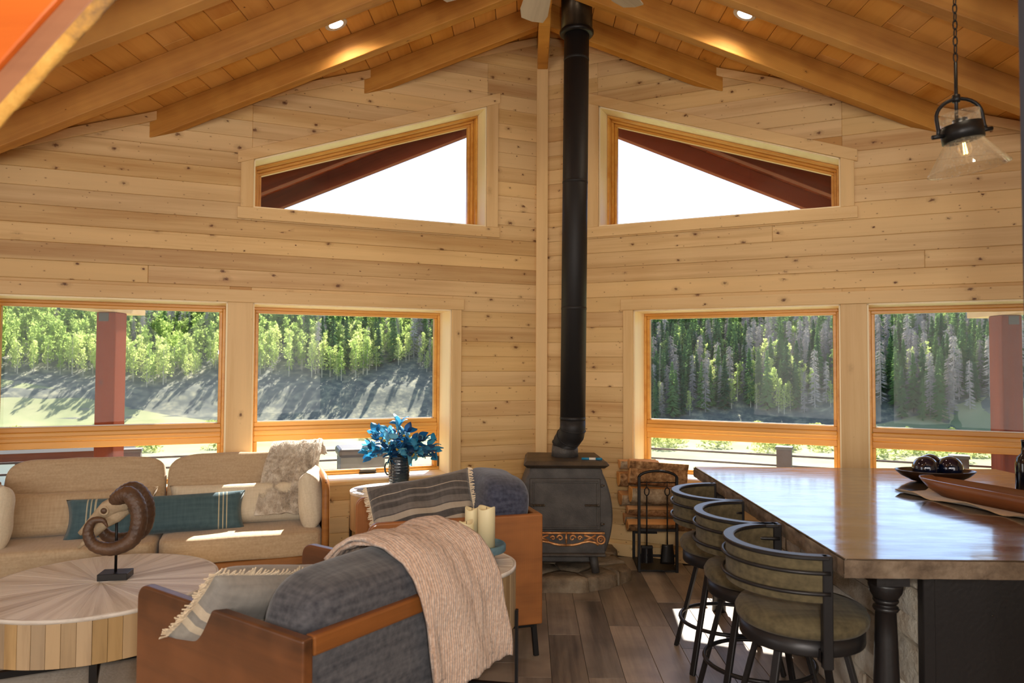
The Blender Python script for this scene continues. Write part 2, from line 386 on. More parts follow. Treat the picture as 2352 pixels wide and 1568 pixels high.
def fur():
    t = NT('faux_fur'); co, _ = t.coords(False)
    n1 = t.n('ShaderNodeTexNoise', i_Scale=26, i_Detail=4, i_Roughness=.75); t.l(co, n1.inputs['Vector'])
    n2 = t.n('ShaderNodeTexNoise', i_Scale=3.2, i_Detail=2); t.l(co, n2.inputs['Vector'])
    f = t.val('ADD', t.val('MULTIPLY', n1.outputs[0], .65), t.val('MULTIPLY', n2.outputs[0], .45))
    col = t.ramp(f, [(.36, lin((122, 104, 88))), (.50, lin((192, 176, 156))), (.68, lin((236, 228, 214)))])
    t.bsdf(col, 1, t.bump(n1.outputs[0], .7, .01), 0, .1, Sheen_Weight=.5); return t.m
M['fur'] = fur()
M['black_metal'] = plain('black_metal', (34, 32, 32), .42, .6, .5)
M['stool_metal'] = plain('stool_metal', (46, 44, 45), .38, .55, .5)
M['iron'] = plain('cast_iron', (66, 62, 60), .55, .2, .5, .35, 140, c2=(88, 84, 80), nscale=8)
M['iron_top'] = plain('worn_iron_top', (92, 78, 62), .5, .4, .4, .3, 60, c2=(66, 58, 50), nscale=7)
M['pipe'] = plain('black_pipe', (36, 34, 34), .55, .3, .4, .1, 30)
M['flue'] = plain('insulated_flue', (54, 46, 38), .3, .8, .5, .1, 12, c2=(78, 64, 48), nscale=4)
M['brass'] = plain('copper_gilt', (224, 168, 112), .42, .6, .5, .3, 90, c2=(170, 112, 68), nscale=18)
M['spring'] = plain('steel_coil', (110, 96, 78), .4, .8)
def stone(name, cols, scale=7, rough=.8, bump=.9, var=.3, bscale=18):
    t = NT(name); co, oi = t.coords()
    n1 = t.n('ShaderNodeTexNoise', i_Scale=scale, i_Detail=8, i_Roughness=.65); t.l(co, n1.inputs['Vector'])
    n2 = t.n('ShaderNodeTexNoise', i_Scale=bscale, i_Detail=6, i_Roughness=.7); t.l(co, n2.inputs['Vector'])
    col = t.ramp(n1.outputs[0], [(.3 + .4 * i / (len(cols) - 1), lin(c)) for i, c in enumerate(cols)])
    hs = t.n('ShaderNodeHueSaturation'); t.l(t.val('MULTIPLY_ADD', oi, var, 1 - var * .5), hs.inputs['Value']); t.l(col, hs.inputs['Color'])
    t.bsdf(hs.outputs[0], rough, t.bump(n2.outputs[0], bump, .02), 0, .3); return t.m
M['hearth'] = stone('hearth_stone', [(96, 82, 68), (138, 122, 102), (166, 152, 132)], 6)
M['mortar'] = stone('hearth_mortar', [(120, 108, 94), (156, 144, 126)], 9)
M['clad'] = stone('split_face_stone', [(176, 150, 120), (222, 212, 194), (240, 234, 222)], 5, .85, 1.0, .35, 22)  # cladding tone lightened to hold the bounce off the sunlit floor
M['clad_grey'] = stone('split_face_stone_grey', [(178, 172, 164), (220, 216, 208), (236, 232, 226)], 5, .85, .9, .3, 22)
def counter():
    t = NT('polished_concrete_top'); co, _ = t.coords(False)
    p = t.vec('MULTIPLY', co, (.35, 1, 1))
    n1 = t.n('ShaderNodeTexNoise', i_Scale=7, i_Detail=6, i_Roughness=.6); t.l(p, n1.inputs['Vector'])
    n2 = t.n('ShaderNodeTexNoise', i_Scale=13, i_Detail=3); t.l(p, n2.inputs['Vector'])
    col = t.ramp(n1.outputs[0], [(.3, lin((50, 43, 36))), (.55, lin((80, 70, 60))), (.75, lin((104, 94, 82)))])
    ro = t.ramp(n2.outputs[0], [(.3, (.10,) * 3), (.7, (.24,) * 3)])
    b = t.bsdf(col, ro, t.bump(n2.outputs[0], .2, .01), 0, .75)
    b.inputs['Coat Weight'].default_value = .6; b.inputs['Coat Roughness'].default_value = .08
    return t.m
M['counter'] = counter()
M['counter_edge'] = stone('rough_counter_edge', [(84, 68, 54), (124, 106, 88), (146, 130, 112)], 9, .7, .6, .0, 30)
M['black_paint'] = plain('black_paint', (26, 23, 24), .38, 0, .5, .08, 60)
M['post_paint'] = plain('dark_grey_paint', (58, 60, 70), .6, 0, .4, .1, 40)
M['drift_top'] = wood('weathered_top', (228, 220, 210), (176, 160, 144), 'X', 17, .06, 0, rough=.42, bump=.4, var=.09)
M['drift_side'] = wood('mango_stave', (176, 148, 110), (124, 98, 68), 'Z', 13, .08, 0, rough=.6, bump=.3, var=.38)
M['candle'] = plain('ivory_wax', (226, 212, 170), .5, 0, .4)
M['blue_wood'] = plain('blue_grey_paint', (76, 108, 122), .6, 0, .3, .3, 60, c2=(104, 132, 142), nscale=14)
M['horn'] = plain('ram_horn', (70, 48, 34), .45, 0, .5, .4, 60, c2=(98, 70, 48), nscale=10)
M['bone'] = plain('bone', (198, 178, 148), .7, 0, .3, .5, 40, c2=(160, 138, 110), nscale=9)
M['vase'] = plain('glazed_blue_vase', (26, 42, 58), .18, 0, .6, .25, 30, c2=(62, 76, 78), nscale=7, coat=.5)
def blueleaf():
    t = NT('blue_leaf'); co, oi = t.coords()
    col = t.ramp(oi, [(0, lin((26, 58, 98))), (.35, lin((34, 104, 156))), (.7, lin((48, 150, 196))), (1, lin((120, 196, 222)))])
    b = t.bsdf(col, .55, None, 0, .4); tl = t.n('ShaderNodeBsdfTranslucent'); t.l(col, tl.inputs[0])
    mx = t.n('ShaderNodeMixShader'); mx.inputs[0].default_value = .3
    t.l(b.outputs[0], mx.inputs[1]); t.l(tl.outputs[0], mx.inputs[2]); t.l(mx.outputs[0], t.out.inputs[0]); return t.m
M['blueleaf'] = blueleaf()
M['yellow'] = plain('yellow_blossom', (206, 176, 84), .7, 0, .3)
M['stem'] = plain('brown_stem', (70, 62, 44), .8)
M['bark'] = stone('log_bark', [(84, 58, 40), (172, 126, 82), (220, 180, 132)], 22, .95, 1.0, .3, 40)
M['bark_grey'] = stone('log_bark_grey', [(110, 88, 70), (184, 158, 126), (218, 198, 168)], 14, .95, .8, .3, 40)
M['cut'] = wood('split_log', (232, 176, 116), (194, 130, 76), 'X', 16, .08, 0, rough=.75, bump=.4, var=.2)
M['rug'] = fabric('cream_rug', (196, 178, 154), (232, 222, 206), 60, mottled=1, bump=.8)
M['bowl'] = wood('dark_bowl', (62, 38, 24), (34, 20, 12), 'X', 14, .1, 0, rough=.3, bump=.1, var=0, coat=.3)
M['tray'] = wood('dough_tray', (128, 76, 44), (82, 46, 24), 'Y', 12, .06, 0, rough=.36, bump=.1, var=0, coat=.3)
M['runner'] = fabric('burlap_runner', (168, 138, 104), (198, 170, 136), 220)
M['glassball'] = plain('dark_blue_glass', (16, 28, 58), .06, .35, .8, coat=1, c2=(8, 12, 26), nscale=18)
M['bottle'] = plain('dark_bottle', (14, 16, 26), .08, 0, .8)
M['marker_blue'] = plain('blue_plastic', (18, 120, 160), .4)
M['white'] = plain('white_plastic', (226, 222, 214), .5)
M['hardware'] = plain('bronze_hardware', (70, 64, 58), .4, .7)
M['slate'] = plain('slate_coaster', (150, 150, 154), .6)
M['fan'] = wood('fan_blade', (198, 184, 158), (160, 144, 120), 'X', 14, .05, 0, rough=.6, bump=.1, var=.05)
M['live'] = wood('live_edge_timber', (214, 106, 36), (176, 76, 20), 'X', 7, .08, 0, rough=.35, bump=.08, var=0, coat=.3)
M['live_under'] = wood('live_edge_underside', (150, 98, 66), (118, 74, 48), 'X', 8, .08, 0, rough=.6, bump=.1, var=0)
M['live_edge'] = stone('live_edge_bark', [(92, 72, 62), (206, 150, 70), (226, 176, 92)], 9, .7, .7, 0, 30)
M['cane'] = plain('woven_cane', (150, 96, 46), .55, 0, .4, .8, 160, c2=(110, 66, 30), nscale=60)
M['pane'] = glass_pane('window_glass', .0045, .35)
M['pane_low'] = glass_pane('screened_glass', .010, .35)
M['pane_high'] = glass_pane('upper_glass', .005, .35)
M['lampglass'] = None
def lampglass():
    t = NT('seeded_glass'); co, _ = t.coords(False)
    tr = t.n('ShaderNodeBsdfTransparent'); gl = t.n('ShaderNodeBsdfGlossy'); gl.inputs['Roughness'].default_value = .05
    lw = t.n('ShaderNodeLayerWeight'); lw.inputs[0].default_value = .35
    n2 = t.n('ShaderNodeTexNoise', i_Scale=120, i_Detail=1); t.l(co, n2.inputs['Vector'])
    f = t.val('ADD', t.val('MULTIPLY', lw.outputs[1], .5), t.val('MULTIPLY', t.ramp(n2.outputs[0], [(.55, (0, 0, 0)), (.7, (1,) * 3)]), .22))
    df = t.n('ShaderNodeBsdfDiffuse'); df.inputs[0].default_value = lin((236, 220, 190))
    m0 = t.n('ShaderNodeMixShader'); m0.inputs[0].default_value = .5; t.l(gl.outputs[0], m0.inputs[1]); t.l(df.outputs[0], m0.inputs[2])
    mx = t.n('ShaderNodeMixShader'); t.l(t.val('MINIMUM', f, .8), mx.inputs[0]); t.l(tr.outputs[0], mx.inputs[1]); t.l(m0.outputs[0], mx.inputs[2])
    t.l(mx.outputs[0], t.out.inputs[0]); return t.m
M['lampglass'] = lampglass()
M['filament'] = emit('filament', (255, 200, 110), 12)
M['led'] = emit('downlight_lens', (255, 250, 245), 9)
M['grass'] = stone('hillside_grass', [(78, 84, 80), (110, 112, 98), (168, 162, 130)], 1.1, 1, .7, 0, 3.4)
M['meadow'] = stone('meadow_grass', [(112, 124, 84), (150, 152, 108), (180, 172, 130)], .12, 1, .3, 0, 3)
M['aspen'] = leafy('aspen_leaves', (142, 170, 84), (218, 226, 146), .5)
M['spruce'] = leafy('spruce_needles', (62, 96, 66), (126, 156, 92), .4)
M['deadw'] = leafy('dead_spruce', (140, 132, 130), (186, 178, 172), .2)
M['trunk'] = plain('pale_trunk', (176, 168, 150), .8)
M['willow'] = leafy('willow_leaves', (150, 164, 96), (196, 200, 132), .4)
M['deck_grey'] = plain('grey_cover', (96, 98, 96), .7, 0, .3, .2, 20)
M['rail_post'] = plain('grey_post', (92, 80, 74), .8, 0, .3, .3, 30)
M['roofing'] = plain('roofing', (70, 66, 62), .9)
M['shell'] = plain('plaster_wall', (206, 186, 156), .8)

# ------------------------------------------------------------------ house geometry constants
AL, AR, YC = R(23.575), R(23.889), 6.5
ZR, T = 4.434, 0.3905              # underside of rafters at the ridge, slope
ZP = ZR + 0.195                    # underside of ceiling planks at the ridge
WALL = {-1: AL, 1: AR}
def wall_empty(o, sg):
    o.location = (0, YC, 0); o.rotation_euler = (0, 0, AL if sg < 0 else -AR)
def ceil_z(u): return ZP - T * u * cos(AL)

# clip a convex polygon by a*x+b*y<=c
def clip(poly, a, b, c):
    out = []
    for i in range(len(poly)):
        p, q = poly[i], poly[(i + 1) % len(poly)]
        dp, dq = a * p[0] + b * p[1] - c, a * q[0] + b * q[1] - c
        if dp <= 1e-9: out.append(p)
        if (dp < -1e-9 and dq > 1e-9) or (dp > 1e-9 and dq < -1e-9):
            t_ = dp / (dp - dq); out.append((p[0] + (q[0] - p[0]) * t_, p[1] + (q[1] - p[1]) * t_))
    return out
def area(p): return .5 * sum(p[i][0] * p[(i + 1) % len(p)][1] - p[(i + 1) % len(p)][0] * p[i][1] for i in range(len(p)))

# openings in wall coordinates (u from the corner, z up)
LOW = [(.852, 2.462), (2.642, 4.23)]
LOWZ = (.67, 2.092)
UP_U = (.541, 2.472); UP_Z0 = 2.832
UPS = T * cos(AL)
def up_z1(u): return 4.096 - UPS * u
UMAX = 5.05

def wall_cells(z0, z1, grow=0.0):
    """convex pieces of the strip z0..z1 outside the openings (openings shrunk by -grow)"""
    base = [(-0.0, z0), (UMAX, z0), (UMAX, z1), (-0.0, z1)]
    base = clip(base, UPS, 1, ZP)                     # below the ceiling plane
    if len(base) < 3: return []
    pieces = [base]
    ops = [('r', a - grow, b + grow, LOWZ[0] - grow, LOWZ[1] + grow) for a, b in LOW]
    ops.append(('u', UP_U[0] - grow, UP_U[1] + grow, UP_Z0 - grow, grow))
    for kind, a, b, c, d in ops:
        nxt = []
        for p in pieces:
            zs = [q[1] for q in p]
            if kind == 'r' and (max(zs) <= c or min(zs) >= d): nxt.append(p); continue
            if kind == 'u' and (max(zs) <= c or min(zs) >= 4.2): nxt.append(p); continue
            cand = [clip(p, 1, 0, a), clip(p, -1, 0, -b)]
            mid = clip(clip(p, -1, 0, -a), 1, 0, b)
            if len(mid) >= 3:
                cand.append(clip(mid, 0, 1, c))
                if kind == 'r': cand.append(clip(mid, 0, -1, -d))
                else: cand.append(clip(mid, -UPS, -1, -(4.096 + d)))
            nxt += [q for q in cand if len(q) >= 3 and area(q) > 2e-4]
        pieces = nxt
    return pieces

PLW = .130
for sg, side in ((-1, 'left'), (1, 'right')):
    mb = MB()
    rng = [0, LOWZ[0], LOWZ[1], UP_Z0, 3.4, 4.7]
    for z0, z1 in zip(rng, rng[1:]):
        for p in wall_cells(z0, z1):
            q = [(sg * u, z) for u, z in p]
            if sg < 0: q = q[::-1]
            mb.prism(q, lambda x, z: (x, .36, z), lambda x, z: (x, .019, z))
    wl = mb.build('wall_' + side, M['shell'])
    wall_empty(wl, sg); tag(wl, kind='structure')
    rng2 = random.Random(3 + sg)
    z = .002 if sg < 0 else .002
    k = 0
    while z < 4.7:
        for p in wall_cells(z, min(z + PLW - .0008, 4.7), grow=-.03 if False else .012):
            us = [q[0] for q in p]
            cuts = [min(us), max(us)]
            if max(us) - min(us) > 2.6 and rng2.random() < .55:
                cuts.insert(1, min(us) + (max(us) - min(us)) * rng2.uniform(.3, .7))
            for c0, c1 in zip(cuts, cuts[1:]):
                pp = clip(clip(p, -1, 0, -c0), 1, 0, c1 - (.0008 if c1 != cuts[-1] else 0))
                if len(pp) < 3: continue
                q = [(sg * u, zz) for u, zz in pp]
                if sg < 0: q = q[::-1]
                dd = rng2.uniform(0, .0022)
                b = MB().prism(q, lambda x, z_: (x, .0205, z_), lambda x, z_: (x, dd, z_))
                b.build('board', M['pine'], wl, bevel=.0035)
        z += PLW; k += 1

# corner trim and base trims
o = MB().box(-.052, .052, -.02, .03, .0, 4.50).build('trim_1', M['pine_trim_v'], bevel=.003); o.location = (0, YC - .03, 0); tag(o, kind='structure')
ntrim = [1]
def trim(sg, mb, mat, bev=.003):
    ntrim[0] += 1
    o = mb.build('trim_%d' % ntrim[0], mat, bevel=bev); wall_empty(o, sg); tag(o, kind='structure'); return o
def wbox(sg, u0, u1, d0, d1, z0, z1):
    a, b = sorted((sg * u0, sg * u1)); return MB().box(a, b, d0, d1, z0, z1)
def wprism(sg, poly, d0, d1):
    q = [(sg * u, z) for u, z in poly]
    if area(q) < 0: q = q[::-1]
    return MB().prism(q, lambda x, z: (x, d1, z), lambda x, z: (x, d0, z))
for sg, side in ((-1, 'left'), (1, 'right')):
    o = wbox(sg, .06, UMAX, -.018, .0, 0, .105).build('baseboard_' + side, M['pine_trim'], bevel=.003); wall_empty(o, sg); tag(o, kind='structure')
    trim(sg, wbox(sg, .743, 4.42, -.022, 0, 2.092, 2.187), M['pine_trim'])
    trim(sg, wbox(sg, .765, .852, -.020, 0, .60, 2.0915), M['pine_trim_v'])
    trim(sg, wbox(sg, 2.462, 2.642, -.012, 0.002, .60, 2.0915), M['pine_trim_v'])
    trim(sg, wbox(sg, 4.23, 4.32, -.020, 0, .60, 2.0915), M['pine_trim_v'])
    trim(sg, wbox(sg, .735, 4.34, -.028, 0.01, .645, .6695), M['pine_trim'])
    # upper window casing
    trim(sg, wbox(sg, .418, 2.588, -.020, 0, 2.742, 2.832), M['pine_trim'])
    trim(sg, wprism(sg, [(.434, 2.8325), (.541, 2.8325), (.541, up_z1(.541)), (.434, up_z1(.434))], -.018, 0), M['pine_trim_v'])
    trim(sg, wprism(sg, [(2.472, 2.8325), (2.566, 2.8325), (2.566, up_z1(2.566)), (2.472, up_z1(2.472))], -.018, 0), M['pine_trim_v'])
    trim(sg, wprism(sg, [(.418, up_z1(.418)), (2.590, up_z1(2.590)), (2.590, up_z1(2.590) + .092), (.418, up_z1(.418) + .092)], -.020, 0), M['pine_trim'])

# ------------------------------------------------------------------ windows
RD = .30        # depth of the reveal
def low_window(sg, num, u0, u1, label, crank):
    root = thing('window_%d' % num, label, None); wall_empty(root, sg); tag(root, kind='structure')
    z0, z1 = LOWZ
    B = lambda *a: wbox(sg, *a)
    # reveal boards
    for nm, mb, mt in (('jamb', B(u0, u0 + .012, .002, RD + .06, z0, z1), M['jamb']), ('jamb', B(u1 - .012, u1, .002, RD + .06, z0, z1), M['jamb']),
                       ('head_board', B(u0, u1, .002, RD + .06, z1 - .012, z1), M['jamb']), ('sill', B(u0, u1, -.002, RD + .06, z0, z0 + .014), M['jamb'])):
        mb.build(nm, mt, root)
    a, b = u0 + .012, u1 - .012; c, d = z0 + .014, z1 - .012
    f0, f1 = RD, RD + .05
    rz0, rz1 = 1.035, 1.105         # fixed mid rail between the sashes
    def ring(nm, a, b, c, d, wl, wr, wb, wt, y0, y1):
        mb = MB()
        mb.v += B(a, b, y0, y1, c, c + wb).v; mb.f += [tuple(i for i in f) for f in B(a, b, y0, y1, c, c + wb).f]; mb.sm += [False] * 6
        for bb in (B(a, b, y0, y1, d - wt, d), B(a, a + wl, y0, y1, c + wb, d - wt), B(b - wr, b, y0, y1, c + wb, d - wt)):
            mb.add(bb.v, bb.f)
        return mb.build(nm, M['fir'], root, bevel=.004)
    ring('window_frame', a, b, c, d, .022, .022, .022, .022, f0, f1 + .03)
    B(a + .022, b - .022, f0 - .006, f1 + .02, rz0, rz1).build('mid_rail', M['fir'], root, bevel=.006)
    B(a + .022, b - .022, f0 - .014, f1, rz0 + .028, rz0 + .042).build('rail_bead', M['fir'], root, bevel=.004)
    up = ring('upper_sash', a + .022, b - .022, rz1, d - .022, .026, .026, .036, .026, f0 + .012, f1 + .02)
    lo = ring('lower_sash', a + .022, b - .022, c + .022, rz0, .026, .026, .014, .052, f0 + .010, f1 + .02)
    B(a + .044, b - .044, f0 + .030, f0 + .034, rz1 + .03, d - .044).build('pane', M['pane'], up)
    B(a + .044, b - .044, f0 + .030, f0 + .034, c + .03, rz0 - .045).build('pane', M['pane_low'], lo)
    for (q0, q1, s0, s1) in ((a + .048, b - .048, rz1 + .036, rz1 + .044),):
        B(q0, q1, f0 + .036, f0 + .05, s0, s1).build('glazing_bead', M['white'], up)
    if crank:
        uc = crank
        mb = B(uc - .075, uc + .075, f0 - .018, f0 + .004, c + .004, c + .012)
        mb.add(B(uc - .07, uc + .07, f0 - .022, f0 - .004, c + .012, c + .036).v, B(uc - .07, uc + .07, f0 - .022, f0 - .004, c + .012, c + .036).f)
        mb.build('crank_handle', M['hardware'], root, bevel=.005, seg=2)
        B(a + .004, a + .02, f0 - .01, f0 + .002, c + .03, c + .12).build('hinge', M['hardware'], root, bevel=.002)
    return root
low_window(-1, 1, *LOW[0], 'left wall window beside the corner, framed in orange fir', 1.50)
low_window(-1, 2, *LOW[1], 'left wall window above the middle of the sofa', 0)
low_window(1, 3, *LOW[0], 'right wall window behind the stacked firewood', 0)
low_window(1, 4, *LOW[1], 'right wall window beyond the glass balls in the bowl', 0)
def up_window(sg, num, label):
    root = thing('window_%d' % num, label, None); wall_empty(root, sg); tag(root, kind='structure')
    u0, u1 = UP_U; z0 = UP_Z0
    P = lambda poly, d0, d1: wprism(sg, poly, d0, d1)
    zt = up_z1
    P([(u0, z0), (u0 + .012, z0), (u0 + .012, zt(u0 + .012)), (u0, zt(u0))], .002, RD + .06).build('jamb', M['jamb'], root)
    P([(u1 - .012, z0), (u1, z0), (u1, zt(u1)), (u1 - .012, zt(u1 - .012))], .002, RD + .06).build('jamb', M['jamb'], root)
    P([(u0, zt(u0) - .012), (u1, zt(u1) - .012), (u1, zt(u1)), (u0, zt(u0))], .002, RD + .06).build('head_board', M['jamb'], root)
    P([(u0, z0), (u1, z0), (u1, z0 + .012), (u0, z0 + .012)], .0, RD + .06).build('sill', M['jamb'], root)
    def trap(i, y0, y1, wd, nm, mat):
        a, b, c = u0 + .012 + i, u1 - .012 - i, z0 + .012 + i
        top = lambda u: zt(u) - .012 - i * 1.06
        top2 = lambda u: top(u) - wd * 1.06
        mb = MB()
        for pol in ([(a, c), (b, c), (b, c + wd), (a, c + wd)], [(a, top2(a)), (b, top2(b)), (b, top(b)), (a, top(a))],
                    [(a, c + wd), (a + wd, c + wd), (a + wd, top2(a + wd)), (a, top2(a))], [(b - wd, c + wd), (b, c + wd), (b, top2(b)), (b - wd, top2(b - wd))]):
            q = P(pol, y0, y1); mb.add(q.v, q.f)
        return mb.build(nm, mat, root, bevel=.004)
    trap(0, RD - .10, RD + .05, .018, 'outer_stop', M['fir'])
    trap(.018, RD - .03, RD + .05, .020, 'window_frame', M['fir'])
    fr = trap(.038, RD, RD + .05, .022, 'sash', M['fir'])
    i = .058; a, b, c = u0 + i, u1 - i, z0 + i
    P([(a, c), (b, c), (b, zt(b) - .065), (a, zt(a) - .065)], RD + .028, RD + .032).build('pane', M['pane_high'], fr)
up_window(-1, 5, 'upper trapezoid window on the left gable wall')
up_window(1, 6, 'upper trapezoid window on the right gable wall')

# ------------------------------------------------------------------ floor
fl = MB().box(-5.2, 5.2, -4.6, 6.9, -.12, -.006).build('floor', M['subfloor']); tag(fl, kind='structure')
fr_ = random.Random(5); FW = .19
x = -3.6
while x < 2.6:
    y = 1.6 - fr_.uniform(0, 1.1)
    ymax = YC - .436 * max(abs(x), abs(x + FW)) - .0
    while y < ymax:
        L_ = fr_.choice((1.22, 1.22, .8)); y1 = min(y + L_, ymax)
        if y1 - y > .05:
            MB().box(x + .001, x + FW - .001, y + .001, y1 - .001, -.006, fr_.uniform(-.0006, 0)).build('plank', M['floor'], fl, bevel=.0015)
        y += L_
    x += FW

# ------------------------------------------------------------------ roof, ceiling planks, rafters
ceil = MB()
for sg in (-1, 1):
    xs = 5.6; zt = lambda x_: ZP + .022 - T * abs(x_)
    a, b = (0, sg * xs) if sg > 0 else (sg * xs, 0)
    ceil.add([(a, -4.6, zt(a)), (b, -4.6, zt(b)), (b, 7.86, zt(b)), (a, 7.86, zt(a)), (a, -4.6, zt(a) + .2), (b, -4.6, zt(b) + .2), (b, 7.86, zt(b) + .2), (a, 7.86, zt(a) + .2)],
             [(3, 2, 1, 0), (4, 5, 6, 7), (0, 1, 5, 4), (1, 2, 6, 5), (2, 3, 7, 6), (3, 0, 4, 7)])
ceil = ceil.build('ceiling', M['roofing']); tag(ceil, kind='structure')
CW = .187
cr = random.Random(21)
for sg in (-1, 1):
    i = 0; sl = sqrt(1 + T * T)
    while True:
        s0, s1 = i * CW / sl + .05, (i + 1) * CW / sl + .05 - .004
        if s1 > 5.2: break
        yw = YC + .30 - .437 * s0
        y0 = -.6
        cuts = [y0, cr.uniform(1.2, 3.2), cr.uniform(4.0, 5.4), yw]
        cuts = [c for c in cuts if c <= yw]
        if cuts[-1] != yw: cuts.append(yw)
        for c0, c1 in zip(cuts, cuts[1:]):
            zz = lambda s_: ZP - T * s_
            lo = [(sg * s0, c0, zz(s0)), (sg * s1, c0, zz(s1)), (sg * s1, c1 - .002, zz(s1)), (sg * s0, c1 - .002, zz(s0))]
            hi = [(p[0], p[1], p[2] + .02) for p in lo]
            if sg < 0: lo, hi = lo[::-1], hi[::-1]
            MB().hexa(lo, hi).build('ceiling_plank', M['ceiling'], ceil, bevel=.004)
        # stained soffit continuation outside
        lo = [(sg * s0, yw, ZP - T * s0), (sg * s1, yw, ZP - T * s1), (sg * s1, 7.84, ZP - T * s1), (sg * s0, 7.84, ZP - T * s0)]
        hi = [(p[0], p[1], p[2] + .02) for p in lo]
        if sg < 0: lo, hi = lo[::-1], hi[::-1]
        MB().hexa(lo, hi).build('soffit_board', M['stain'], ceil)
        i += 1

RTH, RH = .09, .195
NAMES = ['nearest the gable wall', 'second from the gable wall', 'third from the gable wall', 'fourth from the gable wall', 'fifth from the gable wall', 'sixth from the gable wall', 'seventh from the gable wall', 'eighth from the gable wall', 'ninth from the gable wall']
def rafter(sg, y, mat, xe0, xe1, nm, label, cat):
    # front face at y, back at y+RTH; from the ridge beam to the wall
    x0 = .048
    def q(yy, xe):
        return [V((sg * x0, yy, ZR - T * x0)), V((sg * xe, yy, ZR - T * xe)), V((sg * xe, yy, ZR - T * xe + RH)), V((sg * x0, yy, ZR - T * x0 + RH))]
    # keep object X axis along the slope so the grain runs with the timber
    ang = atan2(-T * sg, sg) if sg > 0 else atan2(-T, 1) * -1
    rot = Matrix.Rotation(-atan2(T, 1) if sg > 0 else atan2(T, 1), 4, 'Y').inverted() if False else Matrix.Rotation(atan2(T, 1) * sg, 4, 'Y')
    loc = V((sg * x0, y, ZR))
    Mi = (Matrix.Translation(loc) @ rot).inverted()
    a, b = q(y, xe0), q(y + RTH, xe1)
    mb = MB()
    if sg > 0: mb.hexa([Mi @ p for p in b[::-1]][::1], [Mi @ p for p in a[::-1]][::1])
    else: mb.hexa([Mi @ p for p in b], [Mi @ p for p in a])
    o = mb.build(nm, mat, bevel=.006, seg=2)
    o.matrix_world = Matrix.Translation(loc) @ rot
    return tag(o, label, cat, 'exposed rafters' if cat == 'beam' and 'eaves' not in label else 'eaves rafters outside')
RY = [5.85 - .633 * k for k in range(7)]
for sg in (-1, 1):
    a_ = WALL[sg]
    for k, y in enumerate(RY):
        xe0 = min((YC - y) / tan(a_), 4.9); xe1 = min((YC - y - RTH) / tan(a_), 4.9)
        rafter(sg, y, M['rafter'], xe0, xe1, 'rafter', 'honey timber rafter on the %s slope, %s' % ('left' if sg < 0 else 'right', NAMES[k]), 'beam')
    for k, y in enumerate((6.80, 7.115, 7.748)):
        if k == 0: continue
        rafter(sg, y, M['stain_y'], 5.4, 5.4, 'eaves_rafter', 'dark red stained eaves rafter seen through the upper %s window, %s' % ('left' if sg < 0 else 'right', ('inner', 'inner', 'outer')[k]), 'beam')
o = MB().box(-.047, .047, -4.5, 6.44, 4.30, 4.62).build('ridge_beam', M['rafter'], bevel=.006); tag(o, 'honey timber ridge beam along the roof peak above the stovepipe', 'beam')

# frieze trims where the wall meets the ceiling, between rafters
for sg in (-1, 1):
    a_ = WALL[sg]
    ys = [YC] + RY[:5]
    for k in range(4):
        uA = (YC - (ys[k] if k else YC - .02)) / sin(a_) + (.0 if k else 0)
        uB = (YC - (ys[k + 1] + RTH)) / sin(a_)
        if k == 0: uA = .06
        else: uA = (YC - ys[k]) / sin(a_) - .06
        if uB > 4.6: continue
        trim(sg, wprism(sg, [(uA, ceil_z(uA) - .075), (uB, ceil_z(uB) - .075), (uB, ceil_z(uB) - .006), (uA, ceil_z(uA) - .006)], -.022, 0), M['pine_trim'])

# side and back walls of the room
for sg, side in ((-1, 'west'), (1, 'east')):
    o = MB().box(sg * 4.62 - .08, sg * 4.62 + .08, -4.6, 4.55, 0, 2.75).build('wall_' + side, M['shell']); tag(o, kind='structure')
o = MB().prism([(-4.7, 0), (4.7, 0), (4.7, 2.7), (0, 4.6), (-4.7, 2.7)], lambda x_, z_: (x_, -4.6, z_), lambda x_, z_: (x_, -4.45, z_)).build('wall_back', M['shell']); tag(o, kind='structure')

# recessed downlights (two seen; the matching ones behind the photographer light the room too)
def downlight(x_, y_, label):
    sg = 1 if x_ > 0 else -1
    z_ = ZP - T * abs(x_)
    rt = thing('downlight', label, 'ceiling light', (x_, y_, z_), 0, 'recessed downlights')
    rt.rotation_euler = (0, atan2(T, 1) * sg, 0)
    MB().lathe([(.052, -.004), (.075, -.006), (.082, -.001), (.082, .004), (.052, .004)], 28, cap=False).build('bezel', M['white'], rt)
    MB().lathe([(.0, -.002), (.053, -.002), (.053, .002), (0, .002)], 28).build('lens', M['led'], rt)
    nrm = V((-sg * T, 0, -1)).normalized()
    l = light('downlight_lamp', 'SPOT', V((x_, y_, z_)) + nrm * .015, 26, (1, .86, .62), spot_size=R(150), spot_blend=.6, shadow_soft_size=.05)
    l.rotation_euler = nrm.to_track_quat('-Z', 'Y').to_euler()
    return rt
downlight(-1.50, 5.02, 'lit recessed downlight between rafters on the left slope')
downlight(1.39, 5.00, 'lit recessed downlight between rafters on the right slope')
for i, (x_, y_) in enumerate(((-1.5, 2.4), (1.4, 2.4), (-1.5, .3), (1.4, .3))):
    rtn = downlight(x_, y_, 'recessed downlight above and behind the photographer, %s of four' % ('first', 'second', 'third', 'fourth')[i])

